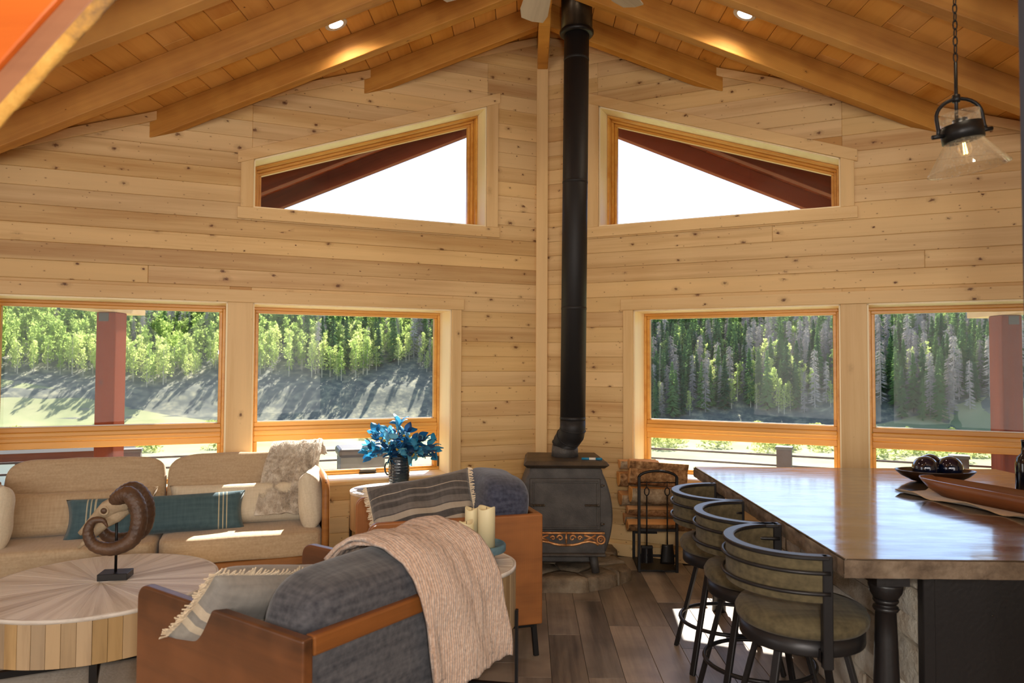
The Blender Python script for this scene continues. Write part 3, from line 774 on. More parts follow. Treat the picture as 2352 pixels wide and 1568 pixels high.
# ------------------------------------------------------------------ near timbers: live-edge board top left, painted post right
def live_board():
    rt = thing('live_edge_beam', 'orange live-edge timber slanting across the top left corner, close by', 'beam', (-1.105, 1.30, 2.068))
    d = V((.66, 0, .75)).normalized(); n = V((-.75, 0, .66)).normalized(); dep = V((0, 1, 0))
    L0, L1 = -.30, 1.6
    P = lambda a, b, c: d * a + n * b + dep * c
    q = lambda a, b0, b1, c0: [P(a, b0, c0), P(a, b0, .03), P(a, b1, .03), P(a, b1, c0)]
    MB().hexa(q(L1, .064, .42, -.012), q(L0, .064, .42, -.012)).build('face', M['live'], rt, bevel=.003)
    MB().hexa(q(L1, .022, .0635, .0), q(L0, .022, .0635, .0)).build('underside', M['live_under'], rt, bevel=.002)
    def edge(u, v):
        a = L0 + (L1 - L0) * u; an = -pi / 2 + pi * v
        wob = .006 * nz((a * 9, 3, v * 2)) + .003 * nz((a * 26, 9, v * 5))
        return P(a, .024 - cos(an) * (.022 + wob), .016 + sin(an) * .014)
    MB().grid(140, 8, edge).build('bark_edge', M['live_edge'], rt)
live_board()
tag(MB().box(1.021, 1.14, 1.56, 1.68, 0, 4.15).build('painted_post', M['post_paint'], bevel=.004), 'dark grey painted post at the right edge, floor to ceiling', 'post')

# ------------------------------------------------------------------ ceiling fan
def fan():
    rt = thing('ceiling_fan', 'ceiling fan with pale grey washed blades hanging under the ridge', 'fan', (-.02, 3.08, 3.49))
    MB().lathe([(0, -.08), (.05, -.075), (.09, -.04), (.10, .02), (.07, .08), (.02, .11), (0, .11)], 24).build('motor_housing', M['hardware'], rt)
    MB().tube([(0, 0, .1), (0, 0, .84)], .014).build('downrod', M['hardware'], rt)
    for k in range(8):
        a = R(97) - k * pi / 4
        b = MB()
        b.prism([(.17, -.045), (.62, -.072), (.70, -.058), (.715, .0), (.70, .058), (.62, .072), (.17, .045)], lambda x, y: (x, y, -.004 + y * .2), lambda x, y: (x, y, .004 + y * .2))
        b.build('blade', M['fan'], rt, rot=(0, 0, a), loc=(0, 0, -.03))
        MB().box(.08, .24, -.02, .02, -.025, -.017).build('blade_iron', M['hardware'], rt, rot=(0, 0, a))
fan()

# ------------------------------------------------------------------ pendant lamp
def pendant():
    rt = thing('pendant_lamp', 'black pendant lamp with a seeded glass cone shade on a chain', 'lamp', (1.40, 2.53, 2.44))
    rt.rotation_euler = (0, 0, 0)
    tilt = R(-9)
    Rt = Matrix.Rotation(tilt, 4, 'Y')
    tp = lambda p: Rt @ V(p)
    mk = lambda mb: mb
    def b(mb, nm, mt, par=rt): 
        mb.v = [tuple(Rt @ V(p)) for p in mb.v]; return mb.build(nm, mt, par)
    b(MB().lathe([(.060, -.028), (.066, -.028), (.066, .028), (.060, .028), (.060, -.028)], 32), 'metal_band', M['black_metal'])
    b(MB().tube([(0, 0, -.03), (0, 0, .05)], .024, 12), 'socket', M['black_metal'])
    b(MB().box(-.06, .06, -.004, .004, .012, .022), 'socket_bar', M['black_metal'])
    b(MB().lathe([(.061, .028), (.062, .070), (.0635, .070), (.0625, .028)], 32, cap=False), 'glass_collar', M['lampglass'])
    b(MB().lathe([(.058, -.026), (.070, -.045), (.126, -.125), (.128, -.130), (.1245, -.127), (.068, -.044), (.056, -.026)], 40, cap=False), 'glass_shade', M['lampglass'])
    bl = b(MB().sphere((0, 0, -.055), (.022, .022, .03), 16, 10), 'bulb', M['lampglass'])
    fl_ = MB()
    for k in range(4): fl_.tube([(.004 * cos(k * 1.6), .004 * sin(k * 1.6), -.035), (.006 * cos(k * 1.6 + .5), .006 * sin(k * 1.6 + .5), -.075)], .0016, 5)
    b(fl_, 'filament', M['filament'], bl)
    pts = [(-.085, 0, 0)] + [(-.080, 0, .02), (-.080, 0, .06)] + [(-.080 * cos(a), 0, .06 + .062 * sin(a)) for a in [pi * i / 14 for i in range(1, 14)]] + [(.080, 0, .06), (.080, 0, .02), (.085, 0, 0)]
    b(MB().tube(pts, .0065, 8), 'yoke', M['black_metal'])
    for sx in (-1, 1):
        b(MB().tube([(sx * .064, 0, 0), (sx * .105, 0, 0)], .008, 8), 'thumb_screw', M['black_metal'])
    top = tp((0, 0, .122))
    MB().tube([top - V((0, 0, .09)), top + V((0, 0, .13))], .006, 8).build('rod', M['black_metal'], rt)
    MB().lathe([(.012, -.012), (.014, 0), (.012, .014)], 12, c=tuple(top)).build('hub', M['black_metal'], rt)
    z = top.z + .13; k = 0; ch = MB()
    while z < 1.58:
        an = pi / 2 * (k % 2)
        ch.tube([(top.x + .007 * cos(t_) * cos(an), .007 * cos(t_) * sin(an), z + .018 + .018 * sin(t_)) for t_ in [2 * pi * i / 10 for i in range(10)]], .0022, 5, closed=True)
        z += .029; k += 1
    ch.build('chain', M['black_metal'], rt)
    MB().lathe([(.0, -.03), (.05, -.028), (.06, 0), (0, 0)], 20, c=(top.x, 0, 1.61)).build('canopy', M['black_metal'], rt)
pendant()

# ------------------------------------------------------------------ stove, pipe, hearth
def hearth():
    rt = thing('stone_hearth', 'irregular brown flagstone hearth on the floor under the wood stove', 'hearth', (0, 0, 0))
    outline = [(-.52, 5.50), (-.42, 5.30), (-.2, 5.20), (.02, 5.17), (.25, 5.17), (.40, 5.24), (.56, 5.36), (.665, 5.50), (.64, 5.66), (.57, 5.85), (.63, 6.06), (.61, 6.22), (.3, 6.36), (0, 6.44), (-.3, 6.36), (-.6, 6.2), (-.66, 5.9)]
    MB().prism([(x * .96 , 5.8 + (y - 5.8) * .96) for x, y in outline], lambda x, y: (x, y, 0), lambda x, y: (x, y, .088)).build('mortar_bed', M['mortar'], rt, bevel=.02, seg=2)
    seeds = [(-.45, 5.42), (-.16, 5.30), (.13, 5.27), (.40, 5.40), (.60, 5.50), (-.02, 5.47), (.24, 5.52), (-.30, 5.62), (.52, 5.72), (.0, 5.72), (.28, 5.80), (-.5, 5.9), (.54, 6.05), (-.2, 5.98), (.12, 6.05), (.38, 6.12), (-.4, 6.2), (.0, 6.3)]
    hr = random.Random(4)
    for i, (sx, sy) in enumerate(seeds):
        poly = outline[:]
        for j, (tx, ty) in enumerate(seeds):
            if i == j: continue
            a, b = tx - sx, ty - sy; c = (tx * tx + ty * ty - sx * sx - sy * sy) / 2 - .006 * hypot(a, b)
            poly = clip(poly, a, b, c)
        if len(poly) < 3 or abs(area(poly)) < .002: continue
        # soften the outline by subdividing and wobbling
        fine = []
        for k in range(len(poly)):
            p, q = poly[k], poly[(k + 1) % len(poly)]
            m = max(1, int(hypot(q[0] - p[0], q[1] - p[1]) / .06))
            for t_ in range(m):
                f = t_ / m; fine.append((p[0] + (q[0] - p[0]) * f + .010 * nz((i * 7.1, k + f, 2)), p[1] + (q[1] - p[1]) * f + .010 * nz((i * 3.3, k + f, 8))))
        cx = sum(p[0] for p in fine) / len(fine); cyy = sum(p[1] for p in fine) / len(fine)
        h = .098 + hr.uniform(-.008, .008)
        mb = MB(); n = len(fine)
        rings = [(1.0, .0), (1.005, .05), (.985, h - .016), (.93, h - .003), (.6, h + .003)]
        vs_ = []
        for s_, z in rings:
            for p in fine: vs_.append((cx + (p[0] - cx) * s_, cyy + (p[1] - cyy) * s_, z + (.006 * nz((p[0] * 9, p[1] * 9, z * 3)) if z > .05 else 0)))
        vs_.append((cx, cyy, h + .004)); fs = []
        for r_ in range(len(rings) - 1):
            for k in range(n): fs.append((r_ * n + k, r_ * n + (k + 1) % n, (r_ + 1) * n + (k + 1) % n, (r_ + 1) * n + k))
        for k in range(n): fs.append(((len(rings) - 1) * n + k, (len(rings) - 1) * n + (k + 1) % n, len(vs_) - 1))
        mb.add(vs_, fs, True).build('stone', M['hearth'], rt)
hearth()

def stove():
    rt = thing('wood_stove', 'black cast iron wood stove with a copper trim strip, standing on the stone hearth', 'stove', (.155, 5.58, .098), R(1.5))
    # local: front at y=-.27, back +.24, bottom .14 above the hearth
    prof = []
    for i in range(17):
        t_ = i / 16; z = .150 + t_ * .615
        hw = .262 + .082 * sin(pi * min(1, (t_ * .96 + .08))) ** .8
        prof.append((hw, z))
    poly = [(w_, z) for w_, z in prof] + [(-w_, z) for w_, z in prof[::-1]]
    MB().prism(poly, lambda x, z: (x, .24, z), lambda x, z: (x, -.27, z)).build('body', M['iron'], rt, bevel=.012, seg=2)
    # top plate, bevelled underneath
    lo = [(-.285, -.275), (.285, -.275), (.285, .245), (-.285, .245)]; hi = [(-.315, -.31), (.315, -.31), (.29, .27), (-.29, .27)]
    mb = MB().hexa([(x, y, .765) for x, y in lo], [(x, y, .792) for x, y in hi]); mb.hexa([(x, y, .792) for x, y in hi], [(x * .93, y * .93, .818) for x, y in hi])
    mb.build('top_plate', M['iron_top'], rt, bevel=.003)
    # door in two steps with border
    d = MB().box(-.268, .252, -.288, -.268, .318, .692).build('door', M['iron'], rt, bevel=.008, seg=2)
    bd = MB()
    for (a, b, c, e) in ((-.25, .235, .335, .350), (-.25, .235, .660, .675), (-.25, -.235, .350, .660), (.22, .235, .350, .660)): bd.box(a, b, -.293, -.287, c, e)
    bd.build('door_moulding', M['iron'], d, bevel=.003)
    for x0 in (-.255, .135):
        sp = MB(); sp.tube([(x0 + .10 * t_ / 60, -.305 + .0085 * cos(t_ * 2 * pi / 5), .500 + .0085 * sin(t_ * 2 * pi / 5)) for t_ in range(61)], .0022, 5)
        sp.build('spring_handle', M['spring'], d)
        MB().tube([(x0 + .10 if x0 > 0 else x0, -.285, .5), (x0 + .10 if x0 > 0 else x0, -.312, .5)], .010, 8).build('handle_boss', M['iron'], d)
    for z in (.36, .64):
        MB().tube([(.262, -.282, z - .012), (.262, -.282, z + .012)], .008, 8).build('hinge', M['iron'], rt)
        MB().tube([(.255, -.285, z), (.282, -.275, z)], .006, 8).build('hinge_pin', M['spring'], rt)
    # copper scrollwork strip: frame, scrolls and end roundels
    tr = MB()
    for sx in (-1, 1):
        top = [(sx * x_, -.300, .300 - .002 * x_) for x_ in (0, .06, .12, .18, .25, .28)]
        tr.tube(top, .009, 6)
        bot = [(sx * x_, -.300, z) for x_, z in ((0, .213), (.05, .214), (.09, .222), (.13, .235), (.17, .240), (.21, .232), (.235, .215))]
        tr.tube(bot, .010, 6)
        for cx_, r_, tr_ in ((.045, .024, 1), (.098, .017, 1)):
            tr.tube([(sx * (cx_ + r_ * (1 - a / 9) * cos(a)), -.302, .264 + r_ * (1 - a / 9) * sin(a)) for a in [i * .45 for i in range(16)]], [.0095 - .0003 * i for i in range(16)], 6)
        tr.tube([(sx * .13, -.302, .245), (sx * .17, -.303, .262), (sx * .215, -.302, .285)], .0095, 6)
        tr.tube([(sx * .13, -.302, .285), (sx * .17, -.303, .272), (sx * .215, -.302, .250)], .0095, 6)
        tr.tube([(sx * .252 + .028 * cos(a), -.302, .252 + .028 * sin(a)) for a in [2 * pi * i / 20 for i in range(20)]], .0085, 6, closed=True)
        tr.tube([(sx * .252 + .016 * cos(a) * (1 - a / 12), -.302, .252 + .016 * sin(a) * (1 - a / 12)) for a in [i * .5 for i in range(16)]], .005, 6)
        tr.box(min(sx * .222, sx * .282), max(sx * .222, sx * .282), -.297, -.292, .222, .300)
    tr.tube([(0, -.303, .225), (0, -.304, .262), (0, -.303, .296)], [.004, .011, .004], 8)
    tr.build('copper_scrollwork', M['brass'], rt)
    MB().box(-.285, .285, -.300, -.270, .135, .305).build('apron', M['iron'], rt, bevel=.006)
    MB().box(-.285, .285, -.345, -.29, .140, .158).build('ash_lip', M['iron'], rt, bevel=.006)
    MB().box(-.24, .24, -.18, .18, .055, .15).build('ash_box', M['iron'], rt, bevel=.01)
    for sx in (-1, 1):
        for sy, yy in ((-1, -.22), (1, .18)):
            MB().tube([(sx * .20, yy, .15), (sx * .222, yy + sy * .03, .0)], [.034, .028], 10).build('leg', M['iron'], rt)
stove()
def pipe():
    rt = thing('stovepipe', 'black stovepipe rising from the wood stove through the roof', 'pipe', (0, 0, 0))
    A, B, C, D = V((.168, 5.60, .916)), V((.168, 5.60, 1.00)), V((.222, 5.50, 1.13)), V((.222, 5.50, 1.20))
    E_ = V((.246, 5.50, 4.19))
    MB().tube([A, B], [.105, .098], 24).build('collar', M['iron'], rt)
    ring_pts = [B, B + (C - B) * .33, B + (C - B) * .66, C, D]
    MB().tube([B - V((0, 0, .01)), B + V((.004, -.008, .022)), C - V((.004, -.008, .03)), C + V((0, 0, .01)), D], .097, 24).build('elbow', M['pipe'], rt)
    d = (C - B).normalized()
    for p, dd in ((B + V((0, 0, .012)), V((.15, -.25, 1))), (B + (C - B) * .5, d), (C, V((.1, -.2, 1)))):
        dd = dd.normalized(); MB().tube([p - dd * .004, p + dd * .004], .1005, 24).build('elbow_seam', M['pipe'], rt)
    up = (E_ - D).normalized(); L_ = (E_ - D).length
    MB().tube([D, E_], .0965, 28).build('straight_pipe', M['pipe'], rt)
    for f in (.005, .285, .61, .93):
        p = D + up * (L_ * f); MB().tube([p - up * .012, p - up * .004, p + up * .004, p + up * .012], [.0965, .0985, .0985, .0965], 28).build('pipe_band', M['pipe'], rt)
    MB().lathe([(.095, -.02), (.122, -.018), (.132, -.006), (.132, .012), (.120, .02)], 32, c=(.246, 5.50, 4.19)).build('flange', M['black_metal'], rt)
    MB().lathe([(.0, .018), (.121, .018), (.121, .80), (0, .80)], 32, c=(.247, 5.50, 4.19)).build('insulated_flue', M['flue'], rt)
pipe()
mk = thing('lighter_wand', 'blue plastic marker lying on the stove top, right of the pipe', 'marker', (.345, 5.36, .916 + .011), R(-4))
MB().tube([(-.065, 0, 0), (.045, 0, 0)], .009, 10).build('barrel', M['marker_blue'], mk)
MB().tube([(.045, 0, 0), (.085, 0, 0)], .0095, 10).build('cap', M['marker_blue'], mk)
MB().tube([(-.01, 0, 0), (.038, 0, 0)], .0093, 10).build('wrapper', M['white'], mk)
mk.name = 'marker_pen'

# ------------------------------------------------------------------ firewood rack with tools, logs
def rack():
    rt = thing('firewood_rack', 'black iron firewood rack with an arched front beside the stove', 'rack', (.912, 5.90, 0), R(-2))
    K = M['black_metal']; w2 = .147
    for sx in (-1, 1):
        MB().box(sx * w2 - .011, sx * w2 + .011, -.195, -.173, 0, .745).build('front_post', K, rt, bevel=.002)
        MB().box(sx * w2 - .011, sx * w2 + .011, .175, .197, 0, .40).build('back_post', K, rt, bevel=.002)
        for z in (.33, .012):
            MB().box(sx * w2 - .009, sx * w2 + .009, -.175, .18, z - .009, z + .009).build('side_rail', K, rt)
    MB().tube([(w2 * cos(a), -.184, .738 + .052 * sin(a)) for a in [pi * i / 16 for i in range(17)]], (.011), 6, sq=1).build('arch', K, rt)
    for y in (-.184, .186):
        MB().box(-w2, w2, y - .009, y + .009, .318, .338).build('cross_rail', K, rt)
    MB().box(-w2, w2, .177, .195, .215, .233).build('cross_rail', K, rt)
    MB().box(-w2, w2, -.19, -.178, .12, .138).build('cross_rail', K, rt)
    MB().box(-w2, w2, -.19, .19, .010, .018).build('floor_plate', K, rt)
    MB().tube([(-w2, -.184, .70), (w2, -.184, .70)], .004, 6).build('tool_bar', K, rt)
rack()
def tool(nm, x, label, head):
    rt = thing(nm, label, 'fire tool', (x, 5.695, 0)); K = M['black_metal']
    MB().tube([(0, 0, .20), (0, 0, .60)], .0055, 8).build('rod', K, rt)
    MB().tube([(.019 * sin(a) * (1 if a < pi else 1), 0, .632 - .030 * cos(a)) for a in [2 * pi * i / 16 for i in range(16)]], .0045, 6, closed=True).build('loop', K, rt)
    MB().tube([(0, 0, .655), (0, 0, .708), (0, .012, .712)], .003, 6).build('hook', K, rt)
    if head == 'brush':
        MB().box(-.045, .045, -.014, .014, .19, .212).build('brush_block', K, rt, bevel=.003)
        b = MB(); bb = random.Random(2)
        for i in range(220):
            x0, y0 = bb.uniform(-.043, .043), bb.uniform(-.012, .012); b.beam((x0, y0, .19), (x0 * 1.12, y0 * 1.3, .075 + bb.uniform(0, .012)), .0018, .0018)
        tag(b.build('bristles', M['black_paint'], rt), kind='stuff')
    else:
        mb = MB().grid(8, 8, lambda u, v: ((u - .5) * (.085 + .028 * v), -.004 - .018 * (1 - (2 * u - 1) ** 2), .225 - .15 * v), True)
        mb.build('shovel_blade', K, rt, solid=.003)
tool('hearth_brush', .815, 'black hearth brush with a ring handle hanging in the rack arch', 'brush')
tool('ash_shovel', .975, 'black ash shovel with a ring handle hanging by the bar stools', 'shovel')
def log(nm, label, c, L_, r, a0, a1, rot, tilt=0, bark=None, seed=0):
    """a split log lying along x: bark arc from a0 to a1 (degrees, in the yz plane), flat split faces between"""
    rt = thing(nm, label, 'log', c); rt.rotation_euler = (0, tilt, rot)
    n, m = 14, 12; bk = MB()
    def bf(u, v):
        an = R(a0 + (a1 - a0) * v); x = (u - .5) * L_
        rr_ = r * (1 + .10 * nz((x * 9, an * 2, seed)) + .05 * nz((x * 30, an * 8, seed + 5)))
        return (x, rr_ * cos(an), rr_ * sin(an))
    bk.grid(16, m, bf).build('bark', bark or M['bark'], rt, solid=.010)
    pts = [((1.0 if 0 < i < n else .97) * r * .97 * cos(R(a0 + (a1 - a0) * i / n)), r * .97 * sin(R(a0 + (a1 - a0) * i / n))) for i in range(n + 1)]
    if (a1 - a0) < 300: pts = pts + [(.12 * r * nz((seed, 1, 1)), .12 * r * nz((seed, 2, 2)))] if (a1 - a0) < 200 else pts
    if area(pts) < 0: pts = pts[::-1]
    MB().prism(pts, lambda y, z: (-L_ / 2 - .004, y, z), lambda y, z: (L_ / 2 + .004, y, z)).build('heartwood', M['cut'], rt, bevel=.003)
    rt.location = (c[0], c[1], c[2]); return rt
LG = [  # name label centre length radius arc rot
    ('bottom split log with a broad tan face across the rack front', (.93, 5.825, .392), .50, .090, 200, 330, .03, 0, None),
    ('bottom split log at the back of the rack', (.90, 6.00, .400), .44, .085, 190, 350, -.03, 0, M['bark_grey']),
    ('flat split log second from the bottom, cut face outward', (.915, 5.850, .492), .46, .072, 200, 345, .02, .02, None),
    ('grey barked log in the middle of the stack', (.93, 5.825, .600), .45, .082, 150, 390, .05, .03, M['bark_grey']),
    ('shorter log poking out left of the middle of the stack', (.84, 5.97, .555), .40, .080, 170, 380, .10, 0, M['bark_grey']),
    ('rough brown barked log just below the top of the stack', (.925, 5.850, .738), .45, .080, 120, 420, -.03, .05, None),
    ('upper back log poking out to the left of the stack', (.83, 5.99, .700), .40, .075, 150, 390, .06, 0, None),
    ('topmost split log with a smooth orange face and dark bark below', (.93, 5.850, .855), .46, .085, 185, 345, -.02, .06, None),
    ('topmost back log against the wall', (.83, 6.00, .835), .38, .070, 180, 360, .05, 0, M['bark_grey'])]
for i, (lb, c, L_, r, a0, a1, ro, ti, bk) in enumerate(LG): log('firewood_log', lb, c, L_, r, a0, a1, ro, ti, bk, i * 3.7)

# ------------------------------------------------------------------ lounge chairs
def chair(label, loc, rz, cush_mat, seed, panel, dz=0):
    rt = thing('lounge_chair', label, 'armchair', loc, rz, 'box frame lounge chairs')
    W_, D_, Hh = .80, .96, .79; t_ = .042; zb = .185
    for sx in (-1, 1):
        x0 = sx * (W_ / 2) - (t_ if sx > 0 else 0)
        pts = [(-D_ / 2, zb), (D_ / 2, zb), (D_ / 2, Hh)] + [(-D_ / 2 + .055 - .055 * sin(a), Hh - .055 + .055 * cos(a)) for a in [pi / 2 * i / 6 for i in range(7)]]
        pts = pts[::-1] if area(pts) < 0 else pts
        MB().prism(pts, lambda y, z: (x0, y, z), lambda y, z: (x0 + t_, y, z)).build('side_panel', panel, rt, bevel=.009, seg=3)
    xi = W_ / 2 - t_
    for z0, z1 in ((Hh - .062, Hh), (zb, zb + .07)):
        MB().box(-xi, xi, D_ / 2 - .045, D_ / 2, z0, z1).build('back_rail', M['chair_wood_x'], rt, bevel=.008, seg=2)
    MB().box(-xi, xi, D_ / 2 - .036, D_ / 2 - .008, zb + .06, Hh - .055).build('back_panel', M['grey_fab'], rt)
    MB().box(-xi, xi, -D_ / 2 + .01, D_ / 2 - .03, zb + .01, zb + .075).build('seat_deck', M['chair_wood_x'], rt)
    def wob(q, a=.008): return q * (1 + .012 * nz((q.x * 9 + seed, q.y * 9, q.z * 9)))
    MB().rcube((0, -.06, zb + .155), (xi - .006, .40, .095), 7, 12, wob).build('seat_cushion', cush_mat, rt)
    lean = Matrix.Rotation(R(-9), 4, 'X')
    def bc(q):
        q = lean @ q; s_ = V((q.x, q.y, q.z))
        s_.y += .010 * nz((q.x * 5, q.z * 7, seed)); s_.z += .012 * nz((q.x * 4 + seed, q.y * 6, 3)); return s_
    MB().rcube((0, .285, .675 + dz / 2), (xi - .012, .150, .250 + dz / 2), 4.2, 16, bc).build('back_cushion', cush_mat, rt)
    K = M['black_metal']
    fm = MB(); 
    for sx in (-1, 1):
        MB().box(sx * (xi - .02) - .015, sx * (xi - .02) + .015, -D_ / 2 + .05, D_ / 2 - .02, zb - .028, zb - .001).build('base_rail', K, rt)
        for sy in (-1, 1):
            yy = sy * (D_ / 2 - .035)
            MB().beam((sx * (xi - .015), yy, zb), (sx * (xi + .002), yy + sy * .012, .0), .030, .022, (1, 0, 0)).build('leg', K, rt, bevel=.003)
    for sy in (-1, 1):
        MB().box(-xi, xi, sy * (D_ / 2 - .045) - .012, sy * (D_ / 2 - .045) + .012, zb - .028, zb - .001).build('base_rail', K, rt)
    return rt
c1 = chair('brown wood lounge chair in front with its back to us, throw over the back', (-.965, 2.765, 0), R(-123.9), M['grey_fab'], 1.0, M['chair_wood'])
c2 = chair('brown wood lounge chair by the stove facing left, big plain side panel', (-.614, 4.267, 0), R(-71.8), M['blue_fab'], 5.0, M['chair_wood_lit'], .055)

def pillow(nm, label, loc, rot, w_, h_, th, mat, fringe=None, seed=0, group=None, e=.5, pinch=.05, sag=0, rump=.010):
    """throw pillow lying in its local xy plane"""
    rt = thing(nm, label, 'pillow', loc, 0, group); rt.rotation_euler = rot
    mb = MB(); N = 22
    for sg in (-1, 1):
        def f(u, v, sg=sg):
            s_, t_ = u * 2 - 1, v * 2 - 1
            s_ = sin(s_ * pi / 2) * .35 + s_ * .65; t_ = sin(t_ * pi / 2) * .35 + t_ * .65
            x = w_ / 2 * s_ * (1 - pinch * (1 - t_ * t_)); y = h_ / 2 * t_ * (1 - pinch * 1.2 * (1 - s_ * s_))
            z = sg * th / 2 * max(0, (1 - s_ ** 4) * (1 - t_ ** 4)) ** e
            z += rump * nz((x * 8 + seed, y * 8, sg * (rump < .015))) * (1 - max(abs(s_), abs(t_)) ** 6) + sag * x * x
            return (x, y, z) if sg > 0 else (x, y, z)
        if sg > 0: mb.grid(N, N, f)
        else: mb.grid(N, N, lambda u, v: f(1 - u, v))
    mb.build('cover', mat, rt, weld=True)
    if fringe:
        fb = MB(); fr = random.Random(int(seed * 10) + 3)
        for side in fringe:
            for k in range(90):
                t_ = -1 + 2 * k / 89
                if side in 'lr':
                    sx = -1 if side == 'l' else 1
                    p = V((sx * w_ / 2 * (1 - pinch * (1 - t_ * t_)), h_ / 2 * t_, sag * w_ * w_ / 4)); d = V((sx, fr.uniform(-.5, .5), fr.uniform(-.5, .5)))
                else:
                    sy = -1 if side == 'b' else 1
                    p = V((w_ / 2 * t_, sy * h_ / 2 * (1 - pinch * 1.2 * (1 - t_ * t_)), sag * w_ * w_ / 4 * t_ * t_)); d = V((fr.uniform(-.5, .5), sy, fr.uniform(-.5, .5)))
                fb.beam(p - d * .003, p + d * fr.uniform(.016, .030), .0045, .003)
        tag(fb.build('fringe', M['fringe'], rt), kind='stuff')
    return rt
def place(parent_loc, rz, p):          # point in a chair's local frame to world
    return Matrix.Translation(parent_loc) @ Matrix.Rotation(rz, 4, 'Z') @ V(p)
# pillow on chair 2: leans on the near arm, striped
def orient(o, xdir, ydir):
    x = V(xdir).normalized(); y = V(ydir); y = (y - x * y.dot(x)).normalized(); z = x.cross(y)
    o.rotation_mode = 'XYZ'; o.rotation_euler = Matrix((x, y, z)).transposed().to_euler()
pl = pillow('striped_pillow', 'grey and cream striped pillow with fringed ends on the chair by the stove', (-.71, 4.12, .765), (0, 0, 0), .60, .44, .20, M['stripe'], 'lr', 1.0, rump=.05)
orient(pl, (.93, .20, .16), (.06, .42, .86))
pl = pillow('fringed_pillow', 'grey pillow with cream stripes and a fringed edge lying over the front chair arm', tuple(place((-.965, 2.765, 0), R(-123.9), (.12, -.05, .735))), (0, 0, 0), .66, .31, .18, M['grey_stripe'], 'lt', 3.0)
orient(pl, (.558 * .96, .83 * .96, -.20), (.83 * .62, -.558 * .62, .75))
# ------------------------------------------------------------------ knitted throw over the front chair
def throw():
    path = [(.05, .840), (.11, .900), (.18, .935), (.26, .948), (.35, .938), (.425, .905), (.470, .855), (.498, .800), (.508, .74), (.515, .66), (.522, .58), (.528, .50), (.532, .455)]
    ss = [0]
    for a, b in zip(path, path[1:]): ss.append(ss[-1] + hypot(b[0] - a[0], b[1] - a[1]))
    def at(t_):
        s_ = t_ * ss[-1]
        for i in range(len(path) - 1):
            if s_ <= ss[i + 1] + 1e-9:
                f = (s_ - ss[i]) / (ss[i + 1] - ss[i]); return path[i][0] + (path[i + 1][0] - path[i][0]) * f, path[i][1] + (path[i + 1][1] - path[i][1]) * f
        return path[-1]
    rt = thing('knit_throw', 'pinkish beige knitted throw draped over the back of the front chair', 'throw', (-.965, 2.765, 0), R(-123.9))
    def layer(x0, x1, k, off, tlen):
        def f(u, v):
            t_ = v * tlen; y, z = at(t_)
            skew = -.10 * t_ + .02 * sin(t_ * 5 + k)
            x = x0 + (x1 - x0) * u + skew * (1 - .3 * u)
            fold = .012 * sin(u * 9 + t_ * 3 + k) * min(1, t_ * 2) + .012 * nz((u * 4, t_ * 6, k)) + .0016 * sin(u * 150)
            hang = max(0, t_ - .5) * 2
            e = .030 * hang * (nz((u * 6, k, 1))) 
            nyz = (0, 1) if t_ < .45 else ((.7, .7) if t_ < .58 else (1, 0))
            o_ = off + fold + .014
            return (x, y + nyz[0] * o_, z + nyz[1] * o_ - (e if v > .9 else 0))
        return MB().grid(56, 70, f)
    layer(-.455, -.045, 0.0, .012, 1.0).build('top_layer', M['knit'], rt, solid=.016)
    layer(-.44, -.06, 2.3, -.002, .965).build('under_layer', M['knit'], rt, solid=.014)
throw()

